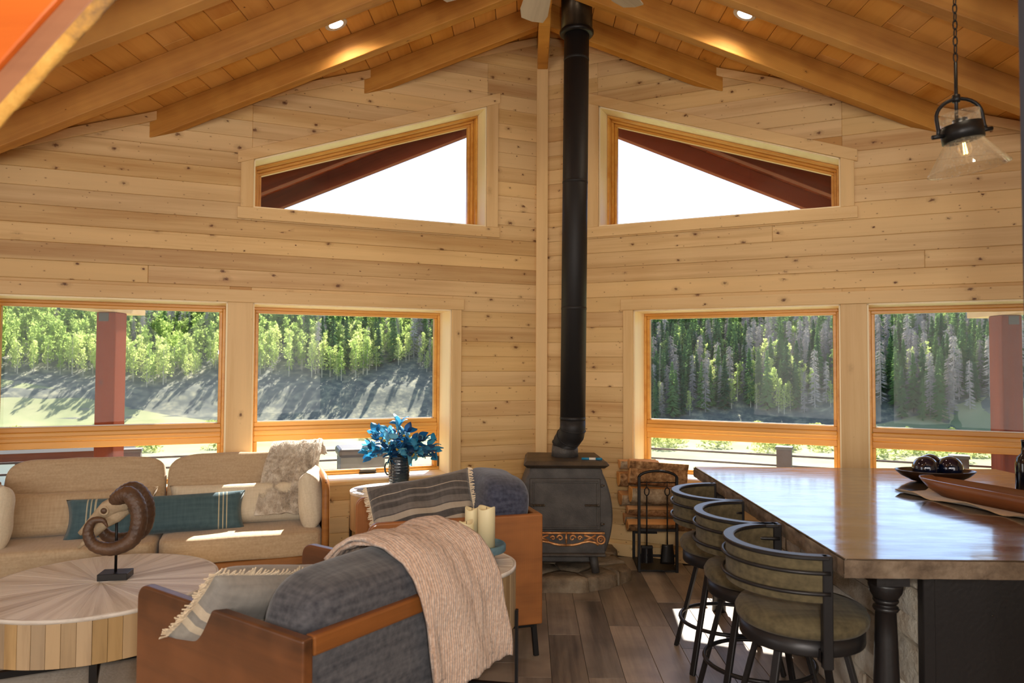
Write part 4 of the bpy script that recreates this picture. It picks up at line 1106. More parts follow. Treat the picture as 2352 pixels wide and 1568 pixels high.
# ------------------------------------------------------------------ round drum tables
def drum_table(nm, label, loc, Rr, zt, zb, nst, ntop, legs, group=None, rz=0, cat='table', seed=0):
    rt = thing(nm, label, cat, loc, rz, group); dr = random.Random(seed)
    MB().lathe([(0, zb + .004), (Rr - .02, zb + .004), (Rr - .02, zt - .012), (0, zt - .012)], 48).build('core', M['drift_side'], rt)
    for k in range(nst):
        a0, a1 = 2 * pi * k / nst + .0007 / Rr, 2 * pi * (k + 1) / nst - .0007 / Rr; ro = Rr - dr.uniform(0, .0025)
        pts = [(ro * cos(a0), ro * sin(a0)), (ro * cos((a0 + a1) / 2), ro * sin((a0 + a1) / 2)), (ro * cos(a1), ro * sin(a1)), ((ro - .024) * cos(a1), (ro - .024) * sin(a1)), ((ro - .024) * cos(a0), (ro - .024) * sin(a0))]
        MB().prism(pts, lambda x, y: (x, y, zb), lambda x, y: (x, y, zt - .006)).build('stave', M['drift_side'], rt, bevel=.001)
    a = 0; cuts = []
    while a < 2 * pi - .04:
        da = 2 * pi / ntop * dr.uniform(.6, 1.4); cuts.append((a, min(a + da, 2 * pi))); a += da
    for (a0, a1) in cuts:
        # each wedge gets its own X axis down its length so the grain radiates
        am = (a0 + a1) / 2; ha = (a1 - a0) / 2; h = zt - dr.uniform(0, .0018)
        m = max(2, int((a1 - a0) / .08))
        pts = [(.012, -.012 * tan(min(ha, .6))), *[((Rr - .012) * cos(-ha + (a1 - a0) * i / m) , (Rr - .012) * sin(-ha + (a1 - a0) * i / m)) for i in range(m + 1)], (.012, .012 * tan(min(ha, .6)))]
        MB().prism(pts, lambda x, y: (x, y, zt - .014), lambda x, y: (x, y, h)).build('wedge', M['drift_top'], rt, bevel=.0014, rot=(0, 0, am))
    MB().lathe([(Rr - .011, zt - .02), (Rr + .0005, zt - .02), (Rr + .0005, zt - .001), (Rr - .011, zt - .001), (Rr - .011, zt - .02)], 64).build('rim_band', M['drift_top'], rt)
    K = M['black_metal']
    if legs == 'posts':
        for k in range(4):
            an = pi / 4 + pi / 2 * k; x, y = (Rr + .008) * cos(an), (Rr + .008) * sin(an)
            MB().box(-.006, .006, -.014, .014, 0, zb + .075).build('leg', K, rt, loc=(x, y, 0), rot=(0, 0, an))
        for k in range(2):
            an = pi / 4 + pi / 2 * k
            MB().box(-Rr, Rr, -.010, .010, .10 + .021 * k, .12 + .021 * k).build('cross_bar', K, rt, rot=(0, 0, an))
    else:
        for k in range(2):
            an = R(28) + pi / 2 * k; q = Rr * .82
            MB().box(-q, q, -.016, .016, .012 + .034 * k, .045 + .034 * k).build('foot_bar', K, rt, rot=(0, 0, an))
            for s_ in (-1, 1):
                MB().box(s_ * q - .016, s_ * q + .016, -.016, .016, .012, zb + .004).build('leg', K, rt, rot=(0, 0, an))
    return rt
rug = thing('area_rug', 'cream and grey woven rug under the coffee table and front chair', 'rug', (-2.45, 3.45, 0), R(21))
def rugf(u, v): 
    x, y = (u - .5) * 3.0, (v - .5) * 2.3
    return (x, y, .010 + .0025 * nz((x * 14, y * 14, 0)))
MB().grid(90, 70, rugf).build('pile', M['rug'], rug, solid=.008)
drum_table('coffee_table', 'large round coffee table of pale driftwood wedges before the sofa', (-2.40, 3.83, .012), .585, .438, .215, 58, 52, 'bars', cat='coffee table', seed=1)
drum_table('end_table', 'round wood drum end table between the two lounge chairs, candles on it', (-.47, 3.475, 0), .297, .67, .39, 24, 26, 'posts', 'drum end tables', R(-53), cat='table', seed=2)
drum_table('end_table', 'round wood drum end table beneath the window, blue bouquet on it', (-1.16, 5.48, 0), .305, .67, .39, 24, 26, 'posts', 'drum end tables', R(40), cat='table', seed=3)

# ------------------------------------------------------------------ ram skull sculpture
def ram():
    rt = thing('ram_skull_sculpture', 'ram skull with curled horns on a black stand, coffee table centre', 'sculpture', (-2.36, 3.90, .45), R(12))
    MB().box(-.075, .075, -.055, .055, 0, .036).build('base', M['black_paint'], rt, bevel=.002)
    MB().tube([(0, 0, .03), (0, 0, .38)], .0075, 8).build('rod', M['black_metal'], rt)
    def horn(sd):
        key = [(-.016, .0, .405), (.03, .03, .445), (.075, .05, .455), (.120, .065, .40), (.133, .078, .31), (.103, .088, .22), (.012, .094, .178), (-.078, .098, .20), (-.110, .10, .270), (-.088, .10, .328), (-.040, .10, .332), (-.016, .10, .296)]
        rad = [.036, .044, .045, .044, .042, .040, .036, .032, .027, .021, .014, .004]
        n = 110; pts = []; rs = []
        for i in range(n):
            t_ = i / (n - 1) * (len(key) - 1); k = min(int(t_), len(key) - 2); f = t_ - k
            p0, p1, p2, p3 = (V(key[max(0, min(len(key) - 1, k + j))]) for j in (-1, 0, 1, 2))
            p = .5 * ((2 * p1) + (p2 - p0) * f + (2 * p0 - 5 * p1 + 4 * p2 - p3) * f * f + (3 * p1 - p0 - 3 * p2 + p3) * f ** 3)
            pts.append(V((p.x, sd * p.y * .9, p.z + (.0 if sd < 0 else .012)))); rs.append((rad[k] * (1 - f) + rad[k + 1] * f) * (1 + .035 * sin(i * 2.1)))
        return MB().tube(pts, rs, 14)
    horn(-1).build('horn', M['horn'], rt); horn(1).build('horn', M['horn'], rt)
    pts = [(.062, 0, .385), (.03, 0, .40), (-.005, 0, .398), (-.045, 0, .375), (-.09, 0, .335), (-.135, 0, .29), (-.185, 0, .245)]
    MB().tube(pts, [(.02, .03), (.042, .045), (.046, .05), (.040, .048), (.030, .036), (.020, .026), (.006, .012)], 14).build('skull', M['bone'], rt)
    MB().tube([(.055, 0, .365), (.0, 0, .335), (-.06, 0, .30), (-.12, 0, .235), (-.19, 0, .17)], [(.012, .02), (.03, .035), (.028, .03), (.016, .02), (.004, .008)], 12).build('jaw', M['bone'], rt)
    MB().tube([(-.052 + .021 * cos(a), -.040, .372 + .021 * sin(a)) for a in [2 * pi * i / 16 for i in range(16)]], .006, 6, closed=True).build('eye_rim', M['bone'], rt)
    MB().sphere((-.052, -.036, .372), (.017, .012, .017), 12, 8).build('eye_socket', M['horn'], rt)
ram()

# ------------------------------------------------------------------ candles, stand, phone
def candle_group():
    cx, cyy = -.345, 3.500; z0 = .67
    rt = thing('candle_stand', 'blue grey round footed wooden stand holding three candles', 'stand', (cx, cyy, z0))
    MB().lathe([(0, .052), (.118, .052), (.122, .056), (.122, .082), (.118, .088), (.108, .088), (.106, .080), (0, .080)], 40).build('plate', M['blue_wood'], rt)
    for k in range(3):
        a = R(-52) + k * 2 * pi / 3; MB().lathe([(.018, 0), (.022, .006), (.024, .02), (.022, .052)], 16, c=(.078 * cos(a), .078 * sin(a), 0)).build('foot', M['blue_wood'], rt)
    for nm, lab, dx, dy, r, h in (('tall', 'tallest ivory pillar candle, at the front right of the blue stand', .030, -.040, .0415, .188), ('mid', 'middle height ivory pillar candle, at the back of the blue stand', -.046, .040, .0345, .168), ('low', 'shortest ivory pillar candle, at the left of the blue stand', -.066, -.046, .036, .120)):
        c = thing('pillar_candle', lab, 'candle', (cx + dx, cyy + dy, z0 + .080), 0, 'candles on the blue stand')
        mb = MB(); n = 32
        prof = [(0, 0), (r, 0), (r, h - .004), (r - .002, h), (r - .007, h - .002), (r - .010, h - .010), (0, h - .012)]
        mb.lathe(prof, n)
        mb.v = [(x, y, z + (.007 * sin(atan2(y, x) * 2 + dx * 90) if z > h - .006 and hypot(x, y) > r - .009 else 0)) for x, y, z in mb.v]
        mb.build('wax', M['candle'], c)
        MB().tube([(0, 0, h - .014), (.001, 0, h + .002)], .0014, 5).build('wick', M['black_paint'], c)
candle_group()
ph = thing('remote_control', 'small black remote control lying on the end table under the candle stand', 'remote', (-.315, 3.385, .67), R(25))
MB().box(-.045, .045, -.020, .020, 0, .013).build('case', M['black_paint'], ph, bevel=.004, seg=2)
MB().box(-.03, .02, -.012, .012, .0128, .0142).build('keypad', M['black_metal'], ph)
cs = thing('coaster', 'round slate coaster on the window end table, left of the vase', 'coaster', (-1.345, 5.42, .67))
MB().lathe([(0, 0), (.058, 0), (.060, .004), (.058, .009), (0, .009)], 28).build('disc', M['slate'], cs)

# ------------------------------------------------------------------ vase and blue bouquet
VX, VY = -1.125, 5.62
vz = thing('vase', 'ribbed dark blue glazed jug vase standing on the window end table', 'vase', (VX, VY, .67))
prof = [(0, 0), (.064, 0), (.072, .008)]
for i in range(26):
    t_ = i / 25; prof.append((.074 + .008 * sin(pi * t_) + .0022 * sin(i * 2.3), .012 + t_ * .205))
prof += [(.079, .224), (.081, .230), (.077, .233), (.072, .225), (.068, .03), (0, .02)]
MB().lathe(prof, 40).build('body', M['vase'], vz)
MB().tube([(-.076, 0, .185), (-.100, 0, .180), (-.112, 0, .15), (-.108, 0, .11), (-.095, 0, .09), (-.078, 0, .085)], .007, 8).build('handle', M['vase'], vz)
MB().tube([(.079 * cos(a), .079 * sin(a), .215) for a in [2 * pi * i / 32 for i in range(32)]], .004, 6, closed=True).build('neck_ring', M['vase'], vz)
def bouquet():
    rt = thing('bouquet', 'blue leaved artificial bouquet with small yellow blossoms in the vase', 'flowers', (VX, VY, .885))
    br = random.Random(12)
    lf = MB()
    n = 7
    def leafv(u, v):
        w_ = .026 * sin(pi * min(1, (.06 + .94 * v)) ** .8) ** .8; x = (u - .5) * 2 * w_
        return (x, 0.006 + v * .072, .010 * sin(v * pi) - abs(u - .5) * .012 + (v * v) * -.010)
    lf.grid(4, n, leafv)
    first = None; stems = MB(); tips = []
    for k in range(33):
        a = 2 * pi * k / 33 * 2.4 + br.uniform(-.3, .3); el = br.uniform(.05, 1.35) if k % 3 else br.uniform(-.35, .5)
        L_ = br.uniform(.20, .285) if el > 0 else br.uniform(.2, .26)
        d = V((cos(a) * cos(el) * 1.08, sin(a) * cos(el) * .95, sin(el)))
        pts = [V((0, 0, 0)) + V((cos(a) * .03, sin(a) * .03, -.05)), V((cos(a) * .05, sin(a) * .05, .06)), d * L_ * .6 + V((0, 0, .05)), d * L_ + V((0, 0, .01))]
        stems.tube(pts, [.003, .0026, .002, .001], 5); tips.append((pts, d))
        for j in range(9):
            f = .25 + .75 * j / 8
            seg = min(2, int(f * 3)); ff = f * 3 - seg
            p = pts[seg] * (1 - ff) + pts[seg + 1] * ff
            dirv = (d + V((br.gauss(0, .7), br.gauss(0, .7), br.gauss(0, .5)))).normalized()
            up = V((br.gauss(0, .6), br.gauss(0, .6), 1)).normalized()
            xx = dirv.cross(up).normalized(); zz = xx.cross(dirv)
            s_ = br.uniform(.85, 1.4)
            Mx = Matrix((xx * s_, dirv * s_, zz * s_)).transposed().to_4x4(); Mx.translation = p
            if first is None:
                o = lf.build('leaf', M['blueleaf'], rt); first = o
            else:
                o = first.copy(); COL.objects.link(o); o.parent = rt
            o.matrix_local = Mx
    stems.build('stems', M['stem'], rt)
    ff_ = None
    for k in range(34):
        pts, d = tips[br.randrange(len(tips))]
        p = pts[2] * br.uniform(.6, 1.1) + V((br.gauss(0, .03), br.gauss(0, .03) - .03, br.gauss(0, .02)))
        if ff_ is None:
            mb = MB()
            for a in range(5):
                an = a * 2 * pi / 5; mb.sphere((.0075 * cos(an), .0075 * sin(an), 0), (.006, .006, .004), 6, 4)
            mb.sphere((0, 0, .003), .005, 6, 4)
            o = mb.build('blossom', M['yellow'], rt); ff_ = o
        else:
            o = ff_.copy(); COL.objects.link(o); o.parent = rt
        o.location = p; o.rotation_euler = (br.uniform(0, 3), br.uniform(0, 3), 0)
bouquet()

# ------------------------------------------------------------------ sofa with its cushions, pillows and fur throw
SOFA = (-2.617, 4.898, 0); SRZ = R(21.5)
def sofa():
    rt = thing('sofa', 'long tan linen sofa with a wood and cane frame along the left windows', 'sofa', SOFA, SRZ)
    L2, D2 = 1.075, .35; Wd = M['chair_wood_x']
    MB().box(-L2 + .03, L2 - .03, -D2, D2, .258, .312).build('base_frame', M['cane_wood'], rt, bevel=.006)
    for sx in (-1, 1):
        for sy in (-1, 1): MB().box(sx * (L2 - .08) - .025, sx * (L2 - .08) + .025, sy * (D2 - .05) - .025, sy * (D2 - .05) + .025, 0, .26).build('leg', M['cane_wood'], rt, bevel=.004)
        x = sx * (L2 - .022)
        pts = [(x, -D2 + .02, .26), (x, -D2 + .012, .55), (x, -D2 + .02, .74), (x, -D2 + .06, .795), (x, -D2 + .14, .815), (x, D2 - .10, .822), (x, D2 - .02, .80), (x, D2 - .01, .26)]
        MB().tube(pts, .026, 10).build('arm_frame', M['cane_wood'], rt)
        MB().box(x - .006, x + .006, -D2 + .03, D2 - .03, .31, .80).build('cane_panel', M['cane'], rt)
    MB().tube([(-L2 + .02, D2 - .015, .70), (L2 - .02, D2 - .015, .70)], .022, 10).build('back_rail', M['cane_wood'], rt)
    MB().box(-L2 + .03, L2 - .03, D2 - .022, D2 - .010, .31, .69).build('cane_panel', M['cane'], rt)
    for k, sx in enumerate((-1, 1)):
        def w1(q, k=k): return V((q.x, q.y, q.z + .010 * nz((q.x * 3, q.y * 4, k * 7)) - .012 * (q.z > 0) * (q.x / .52) ** 4 * 0))
        MB().rcube((sx * .522, -.035, .398), (.516, .345, .088), 9, 16, w1).build('seat_cushion', M['linen'], rt)
        tl = Matrix.Rotation(R(-20), 4, 'X')
        def w2(q, k=k):
            q = tl @ q; q.y += .014 * nz((q.x * 4, q.z * 6, 3 + k)); q.z += .010 * nz((q.x * 5 + k * 9, q.y * 7, 1)); return q
        MB().rcube((sx * .495, .245, .735), (.490, .085, .225), 5, 18, w2).build('back_cushion', M['linen'], rt)
M['cane_wood'] = wood('sofa_wood', (166, 112, 60), (124, 78, 36), 'X', 12, .06, 0, rough=.5, bump=.15, var=.08)
sofa()
SM = Matrix.Translation(SOFA) @ Matrix.Rotation(SRZ, 4, 'Z')
SX, SY = V((cos(SRZ), sin(SRZ), 0)), V((-sin(SRZ), cos(SRZ), 0))
def sp(x, y, z): return tuple(SM @ V((x, y, z)))
def spil(nm, label, p, w_, h_, th, mat, lean, yaw_=0, fringe=None, seed=0, **kw):
    o = pillow(nm, label, sp(*p), (0, 0, 0), w_, h_, th, mat, fringe, seed, **kw)
    xd = SX * cos(yaw_) + SY * sin(yaw_); yd = (SY * cos(yaw_) - SX * sin(yaw_)) * sin(lean) + V((0, 0, 1)) * cos(lean)
    orient(o, xd, yd); return o
spil('lumbar_pillow', 'long tan lumbar cushion along the left half of the sofa back', (-.53, .06, .620), .98, .30, .16, M['linen'], R(20), 0, None, 2)
spil('lumbar_pillow', 'long pale lumbar cushion along the right half of the sofa back', (.52, .06, .620), .98, .30, .16, M['cream'], R(20), 0, None, 4)
spil('teal_pillow', 'long teal lumbar pillow with pale striped ends across the sofa middle', (-.02, -.065, .597), 1.10, .27, .14, M['teal'], R(22), R(1), None, 6)
spil('arm_pillow', 'plump cream pillow standing against the right sofa arm', (.985, -.09, .660), .40, .42, .18, M['cream'], R(4), R(76), None, 8, pinch=.12)
spil('corner_pillow', 'pale linen pillow at the far left end of the sofa, cut by the frame', (-.97, -.10, .66), .46, .42, .21, M['cream'], R(6), R(-62), None, 9)

def fur_throw():
    rt = thing('fur_throw', 'mottled grey brown faux fur throw hanging over the right sofa back', 'throw', SOFA, SRZ)
    path = [(.40, .90), (.39, .97), (.335, 1.01), (.27, .99), (.21, .93), (.155, .84), (.105, .76), (.04, .70), (-.02, .63), (-.06, .545)]
    ss = [0]
    for a, b in zip(path, path[1:]): ss.append(ss[-1] + hypot(b[0] - a[0], b[1] - a[1]))
    def at(t_):
        s_ = t_ * ss[-1]
        for i in range(len(path) - 1):
            if s_ <= ss[i + 1] + 1e-9:
                f = (s_ - ss[i]) / (ss[i + 1] - ss[i]); return path[i][0] + (path[i + 1][0] - path[i][0]) * f, path[i][1] + (path[i + 1][1] - path[i][1]) * f
        return path[-1]
    pts = []
    def f(x0, x1, off, k):
        def g(u, v):
            y, z = at(v); x = x0 + (x1 - x0) * u * (1 - .12 * v) - .17 * v + .01 * sin(v * 7 + k)
            o_ = off + .016 * nz((u * 5, v * 7, k)) + .020 * max(0, 1 - abs(u - .86) * 9)
            return V((x, y - o_ * .8, z + o_ * .5 + (.02 * nz((u * 4, k, 2)) if v > .93 else 0)))
        return g
    A = f(.75, 1.11, .012, 1.0)
    MB().grid(40, 60, A).build('pelt', M['fur'], rt, solid=.026)
    B_ = f(.97, 1.13, .020, 4.0)
    MB().grid(20, 60, lambda u, v: B_(u, v * .93)).build('folded_edge', M['fur'], rt, solid=.028)
    h = MB(); hr = random.Random(9)
    for k in range(15000):
        g = A if hr.random() < .72 else B_
        u, v = hr.random(), hr.random() * (.99 if g is A else .92)
        p = g(u, v) + V((0, -.012, .010)); q = g(u, min(1, v + .012)) + V((0, -.012, .010))
        d = (q - p); d = d.normalized() if d.length > 1e-6 else V((0, 0, -1))
        t_ = p + d * hr.uniform(.010, .022) + V((hr.gauss(0, .006), -hr.uniform(.006, .016), hr.gauss(.002, .006)))
        s_ = V((hr.gauss(0, 1), hr.gauss(0, .4), hr.gauss(0, .6))).normalized() * .0013
        h.add([p - s_, p + s_, t_], [(0, 1, 2)])
    tag(h.build('fur_hair', M['fur'], rt), kind='stuff')
fur_throw()

# ------------------------------------------------------------------ kitchen island
def island():
    rt = thing('kitchen_island', 'kitchen island with polished dark top, stone clad side and black turned legs', 'island', (0, 0, 0))
    X0, X1, Y0, Y1 = 1.018, 3.05, 2.625, 4.97; zt = .93
    MB().box(X0 + .004, X1, Y0 + .004, Y1, zt - .060, zt).build('worktop', M['counter'], rt, bevel=.003)
    e = MB()
    e.grid(8, 120, lambda u, v: (X0 - .004 + .006 * nz((u * 3, v * 40, 1)), Y0 - .003 + (Y1 - Y0) * v, zt - .066 + .063 * (1 - u)))
    e.grid(110, 8, lambda u, v: (X0 - .003 + (X1 - X0) * u, Y0 - .004 + .006 * nz((u * 40, v * 3, 5)), zt - .066 + .063 * v))
    e.build('worktop_edge', M['counter_edge'], rt)
    bx0, by0, by1, bx1 = 1.43, 2.86, 4.80, 2.95
    MB().box(bx0 + .02, bx1, by0 + .02, by1, 0, zt - .062).build('carcass', M['black_paint'], rt)
    MB().box(bx0 - .012, bx1, by0 - .006, by0 + .02, .0, zt - .062).build('end_panel', M['black_paint'], rt, bevel=.003)
    for z in (.24, .66): MB().lathe([(0, 0), (.004, 0), (.004, .003), (0, .003)], 10, c=(0, 0, 0)).build('screw_cap', M['hardware'], rt, loc=(1.68, by0 - .0065, z), rot=(R(90), 0, 0))
    MB().box(bx0 - .016, bx0 + .03, by0 - .014, by0 + .03, 0, zt - .062).build('corner_stile', M['black_paint'], rt, bevel=.003)
    sr = random.Random(14); z = .0
    while z < zt - .07:
        h = sr.choice((.10, .12, .15, .18)); z1 = min(z + h, zt - .064)
        y = by0 + .03
        while y < by1:
            L_ = sr.uniform(.22, .52); y1 = min(y + L_, by1); d = sr.uniform(0, .016); sd = sr.uniform(0, 50)
            mb = MB(); nu, nv = max(4, int((y1 - y) / .03)), max(4, int((z1 - z) / .03))
            def g(u, v, y=y, y1=y1, z=z, z1=z1, d=d, sd=sd):
                ed = min(u, 1 - u, v, 1 - v) * 6
                return (bx0 - d - min(1, ed) * (.006 + .008 * nz((u * 5 + sd, v * 4, sd)) + .004 * nz((u * 17 + sd, v * 13, sd))) , y1 - .002 - (y1 - y - .004) * u, z + .002 + (z1 - z - .004) * v)
            mb.grid(nu, nv, g); mb.box(bx0 - d + .0005, bx0 + .02, y + .002, y1 - .002, z + .002, z1 - .002)
            mb.build('stone', sr.choice((M['clad'], M['clad'], M['clad_grey'])), rt)
            y = y1
        z = z1
    def leg(x, y):
        mb = MB()
        mb.box(x - .061, x + .061, y - .061, y + .061, .80, zt - .061)
        mb.lathe([(.061, .80), (.062, .79), (.058, .765), (.046, .745), (.040, .738)], 28, c=(x, y, 0))
        mb.lathe([(.036, .742), (.044, .738), (.046, .731), (.042, .724), (.036, .722), (.036, .714), (.044, .710), (.047, .702), (.043, .694), (.037, .690), (.040, .60), (.048, .35), (.050, .22), (.044, .15), (.05, .14), (.05, .125), (.04, .118), (.045, .0)], 28, c=(x, y, 0))
        mb.build('turned_leg', M['black_paint'], rt, bevel=0)
    leg(1.247, 2.80); leg(1.15, 4.84)
island()

# ------------------------------------------------------------------ bar stools
def stool(label, x, y):
    rt = thing('bar_stool', label, 'bar stool', (x, y, 0), 0, 'bar stools along the island')
    K = M['stool_metal']
    MB().lathe([(0, .60), (.236, .60), (.250, .615), (.254, .640), (.240, .664), (.18, .676), (0, .680)], 44).build('seat_cushion', M['olive'], rt)
    MB().lathe([(.0, .540), (.236, .540), (.238, .545), (.238, .603), (0, .603)], 44).build('seat_band', K, rt)
    MB().lathe([(0, .500), (.10, .500), (.10, .540), (0, .540)], 24).build('swivel', K, rt)
    a0, a1 = R(90), R(270); n = 36
    an = [a0 + (a1 - a0) * i / n for i in range(n + 1)]
    Ro, Ri = .300, .262
    def arc_band(nm, r0_, r1_, z0, z1, mt, bev=0):
        mb = MB(); vs_ = []
        for a in an:
            for (r_, z) in ((r0_, z0), (r1_, z0), (r1_, z1), (r0_, z1)): vs_.append((r_ * cos(a) * 1.0, r_ * sin(a) * .97, z))
        fs = [(i * 4 + k, i * 4 + (k + 1) % 4, (i + 1) * 4 + (k + 1) % 4, (i + 1) * 4 + k) for i in range(n) for k in range(4)] + [(3, 2, 1, 0), (n * 4, n * 4 + 1, n * 4 + 2, n * 4 + 3)]
        fs = [f[::-1] for f in fs]
        return mb.add(vs_, fs).build(nm, mt, rt, bevel=bev)
    arc_band('back_pad', .262, .290, .752, .912, M['olive'], .004)
    arc_band('top_rail', .256, .302, .910, .926, K, .004)
    for z in (.865, .790):
        MB().tube([(.302 * cos(a), .302 * sin(a) * .97, z) for a in an], .0075, 8).build('back_rod', K, rt)
    for sg in (-1, 1):
        MB().box(-.024, .012, sg * .273 - .017, sg * .273 + .017, .515, .926).build('back_post', K, rt, bevel=.004)
        MB().box(-.024, .012, min(sg * .225, sg * .273), max(sg * .225, sg * .273), .53, .575).build('post_bracket', K, rt)
    for k in range(4):
        a = R(40) if k in (0,) else 0
        sx, sy = ((1, 1), (1, -1), (-1, 1), (-1, -1))[k]
        MB().beam((sx * .125, sy * .110, .545), (sx * .238, sy * .205, 0), .030, .020, (sx, sy * .8, .2)).build('leg', K, rt, bevel=.003)
    MB().tube([(.252 * cos(a), .252 * sin(a), .225) for a in [2 * pi * i / 40 for i in range(40)]], .0105, 8, closed=True).build('foot_ring', K, rt)
    return rt
s1 = stool('black metal bar stool with olive seat, nearest of the three at the island', .985, 2.96)
for lb, y in (('black metal bar stool with olive seat, middle of the three at the island', 3.49), ('black metal bar stool with olive seat, farthest of the three, by the firewood', 4.04)):
    c = copy_tree(s1); c.location = (.985, y, 0); c['label'] = lb

# ------------------------------------------------------------------ things on the island
bw = thing('wooden_bowl', 'dark oval wooden bowl holding three glass balls on the island', 'bowl', (2.33, 4.40, .93), R(-6))
MB().lathe([(0, 0), (.09, 0), (.135, .008), (.19, .036), (.222, .064), (.226, .070), (.218, .071), (.185, .042), (.12, .016), (0, .010)], 44, sy=.62).build('shell', M['bowl'], bw)
for i, (lb, dx, dy, r) in enumerate((('left dark blue glass ball in the wooden bowl', -.068, -.02, .072), ('right dark blue glass ball in the wooden bowl, spotted with reflections', .076, -.02, .072), ('back dark blue glass ball in the wooden bowl', .006, .062, .068))):
    b = MB().sphere((0, 0, 0), r, 28, 18).build('glass_ball', M['glassball']); b.location = (2.33 + dx, 4.40 + dy, .93 + (.084 if i < 2 else .090)); tag(b, lb, 'ball', 'glass balls in the bowl')
# the trough lies across a burlap runner
def trough():
    A, B_ = V((1.985, 4.03)), V((2.30, 3.10)); mid = (A + B_) / 2; L_ = (B_ - A).length; ang = atan2((B_ - A).y, (B_ - A).x) + pi / 2
    rt = thing('dough_tray', 'long brown wooden dough trough on the island, in front of the bowl', 'tray', (mid.x + .075, mid.y, .936), ang)
    def outer(sc, zz, r_=1):
        return lambda u: None
    n = 56; rings = [(.74, .62, .0), (.90, .80, .034), (1.0, 1.0, .082), (.965, .90, .084), (.86, .66, .038), (.70, .45, .014)]
    vs_ = []
    for lx, wx, z in rings:
        for k in range(n):
            a = 2 * pi * k / n; c_, s_ = cos(a), sin(a)
            e = 2 / 3.2
            vs_.append((.100 * wx * (abs(c_) ** e) * (1 if c_ > 0 else -1), L_ / 2 * lx * (abs(s_) ** e) * (1 if s_ > 0 else -1), z + .008 * (abs(s_) > .95) * (z > .05)))
    fs = [(r_ * n + k, r_ * n + (k + 1) % n, (r_ + 1) * n + (k + 1) % n, (r_ + 1) * n + k) for r_ in range(len(rings) - 1) for k in range(n)]
    fs += [tuple(range(n - 1, -1, -1)), tuple((len(rings) - 1) * n + k for k in range(n))]
    MB().add(vs_, fs, True).build('shell', M['tray'], rt)
    rn = thing('table_runner', 'crumpled burlap runner beneath the wooden dough trough', 'runner', (mid.x + .03, mid.y - .02, .931), ang)
    def g(u, v):
        x, y = (u - .5) * .25, (v - .5) * (L_ + .06)
        wv = .010 * nz((y * 6, 2, 1))
        edge = max(0, (abs(u - .5) - .36) / .14)
        return (x + wv + .02 * nz((y * 3, 7, 3)), y, .003 + edge * (.012 + .014 * nz((x * 9, y * 9, 4)) + .012 * sin(y * 17)) )
    MB().grid(24, 60, g).build('cloth', M['runner'], rn, solid=.003)
trough()
bt = thing('dark_bottle', 'dark glass bottle at the right edge of the island, half behind the post', 'bottle', (2.66, 4.10, .93))
MB().lathe([(0, 0), (.045, 0), (.047, .01), (.047, .15), (.040, .185), (.018, .21), (.016, .27), (.018, .272), (.018, .285), (0, .286)], 28).build('glass', M['bottle'], bt)

# ------------------------------------------------------------------ porch: deck, posts, beams, railing
dk_ = MB().prism([(-8, 3.2), (0, 6.7), (8, 3.2), (8, 5.6), (0, 9.3), (-8, 5.6)], lambda x, y: (x, y, -.28), lambda x, y: (x, y, -.15)).build('porch_deck', M['rail_post']); tag(dk_, kind='structure')
for sx, side in ((-1, 'left'), (1, 'right')):
    pr = thing('porch_post', 'red brown timber porch post outside the %s windows' % side, 'post', (sx * (4.175 if sx < 0 else 4.392), 6.80, -.15))
    MB().box(-.095, .095, 0, .19, 0, 2.256).build('timber', M['stain'], pr, bevel=.006)
    MB().box(-.05 + sx * .02, .045 + sx * .02, -.003, .001, 2.17, 2.25).build('bracket', M['deck_grey'], pr)
    br_ = MB().box(-.11, .11, -2.0, 0, 0, .40).build('porch_beam', M['pine_trim']); br_.location = (sx * (4.175 if sx < 0 else 4.392), 7.30, 2.108)
    tag(br_, 'pale timber porch beam resting on the %s porch post' % side, 'beam')
def railing(sg, label):
    a_ = WALL[sg]; rt = thing('deck_railing', label, 'railing', (0, YC, -.15)); rt.rotation_euler = (0, 0, AL if sg < 0 else -AR)
    off = 2.35
    for k in range(5):
        u = .25 + 1.62 * k; MB().box(sg * u - .075, sg * u + .075, off - .075, off + .075, 0, .87).build('rail_post', M['rail_post'], rt)
        MB().box(sg * u - .085, sg * u + .085, off - .085, off + .085, .87, .90).build('post_cap', M['deck_grey'], rt)
    for z in (.80, .69, .58, .47, .36, .25, .14):
        a, b = sorted((sg * .25, sg * 6.8)); MB().box(a, b, off - .008, off + .008, z - .010, z + .010).build('rail', M['rail_post'], rt)
railing(-1, 'deck railing with horizontal rails outside the left windows'); railing(1, 'deck railing with horizontal rails outside the right windows')
gr = thing('covered_grill', 'grey covered grill standing on the deck outside the vase window', 'grill', (-1.83, 7.35, -.15), R(20))
MB().box(-.22, .22, -.2, .2, .05, .86).build('cover', M['deck_grey'], gr, bevel=.02, seg=2)
MB().box(-.24, .24, -.22, .22, .84, .93).build('lid', M['hardware'], gr, bevel=.03, seg=2)
MB().box(-.18, .10, -.24, -.21, .62, .645).build('handle', M['white'], gr); MB().box(-.18, .10, -.24, -.21, .40, .425).build('handle', M['white'], gr)
cb = thing('cabin', 'small brown timber cabin beyond the deck, far left', 'cabin', (-22.5, 34, -4.6), R(25))
MB().box(-3, 3, -2, 2, 0, 2.2).build('wall', M['stain_y'], cb); MB().prism([(-2.4, 2.2), (2.4, 2.2), (0, 3.1)], lambda y, z: (-3.3, y, z), lambda y, z: (3.3, y, z)).build('roof', M['roofing'], cb)
for k in range(3): MB().box(-2.6 + k * 1.9, -1.4 + k * 1.9, -2.05, -1.98, .8, 1.8).build('window', M['white'], cb)

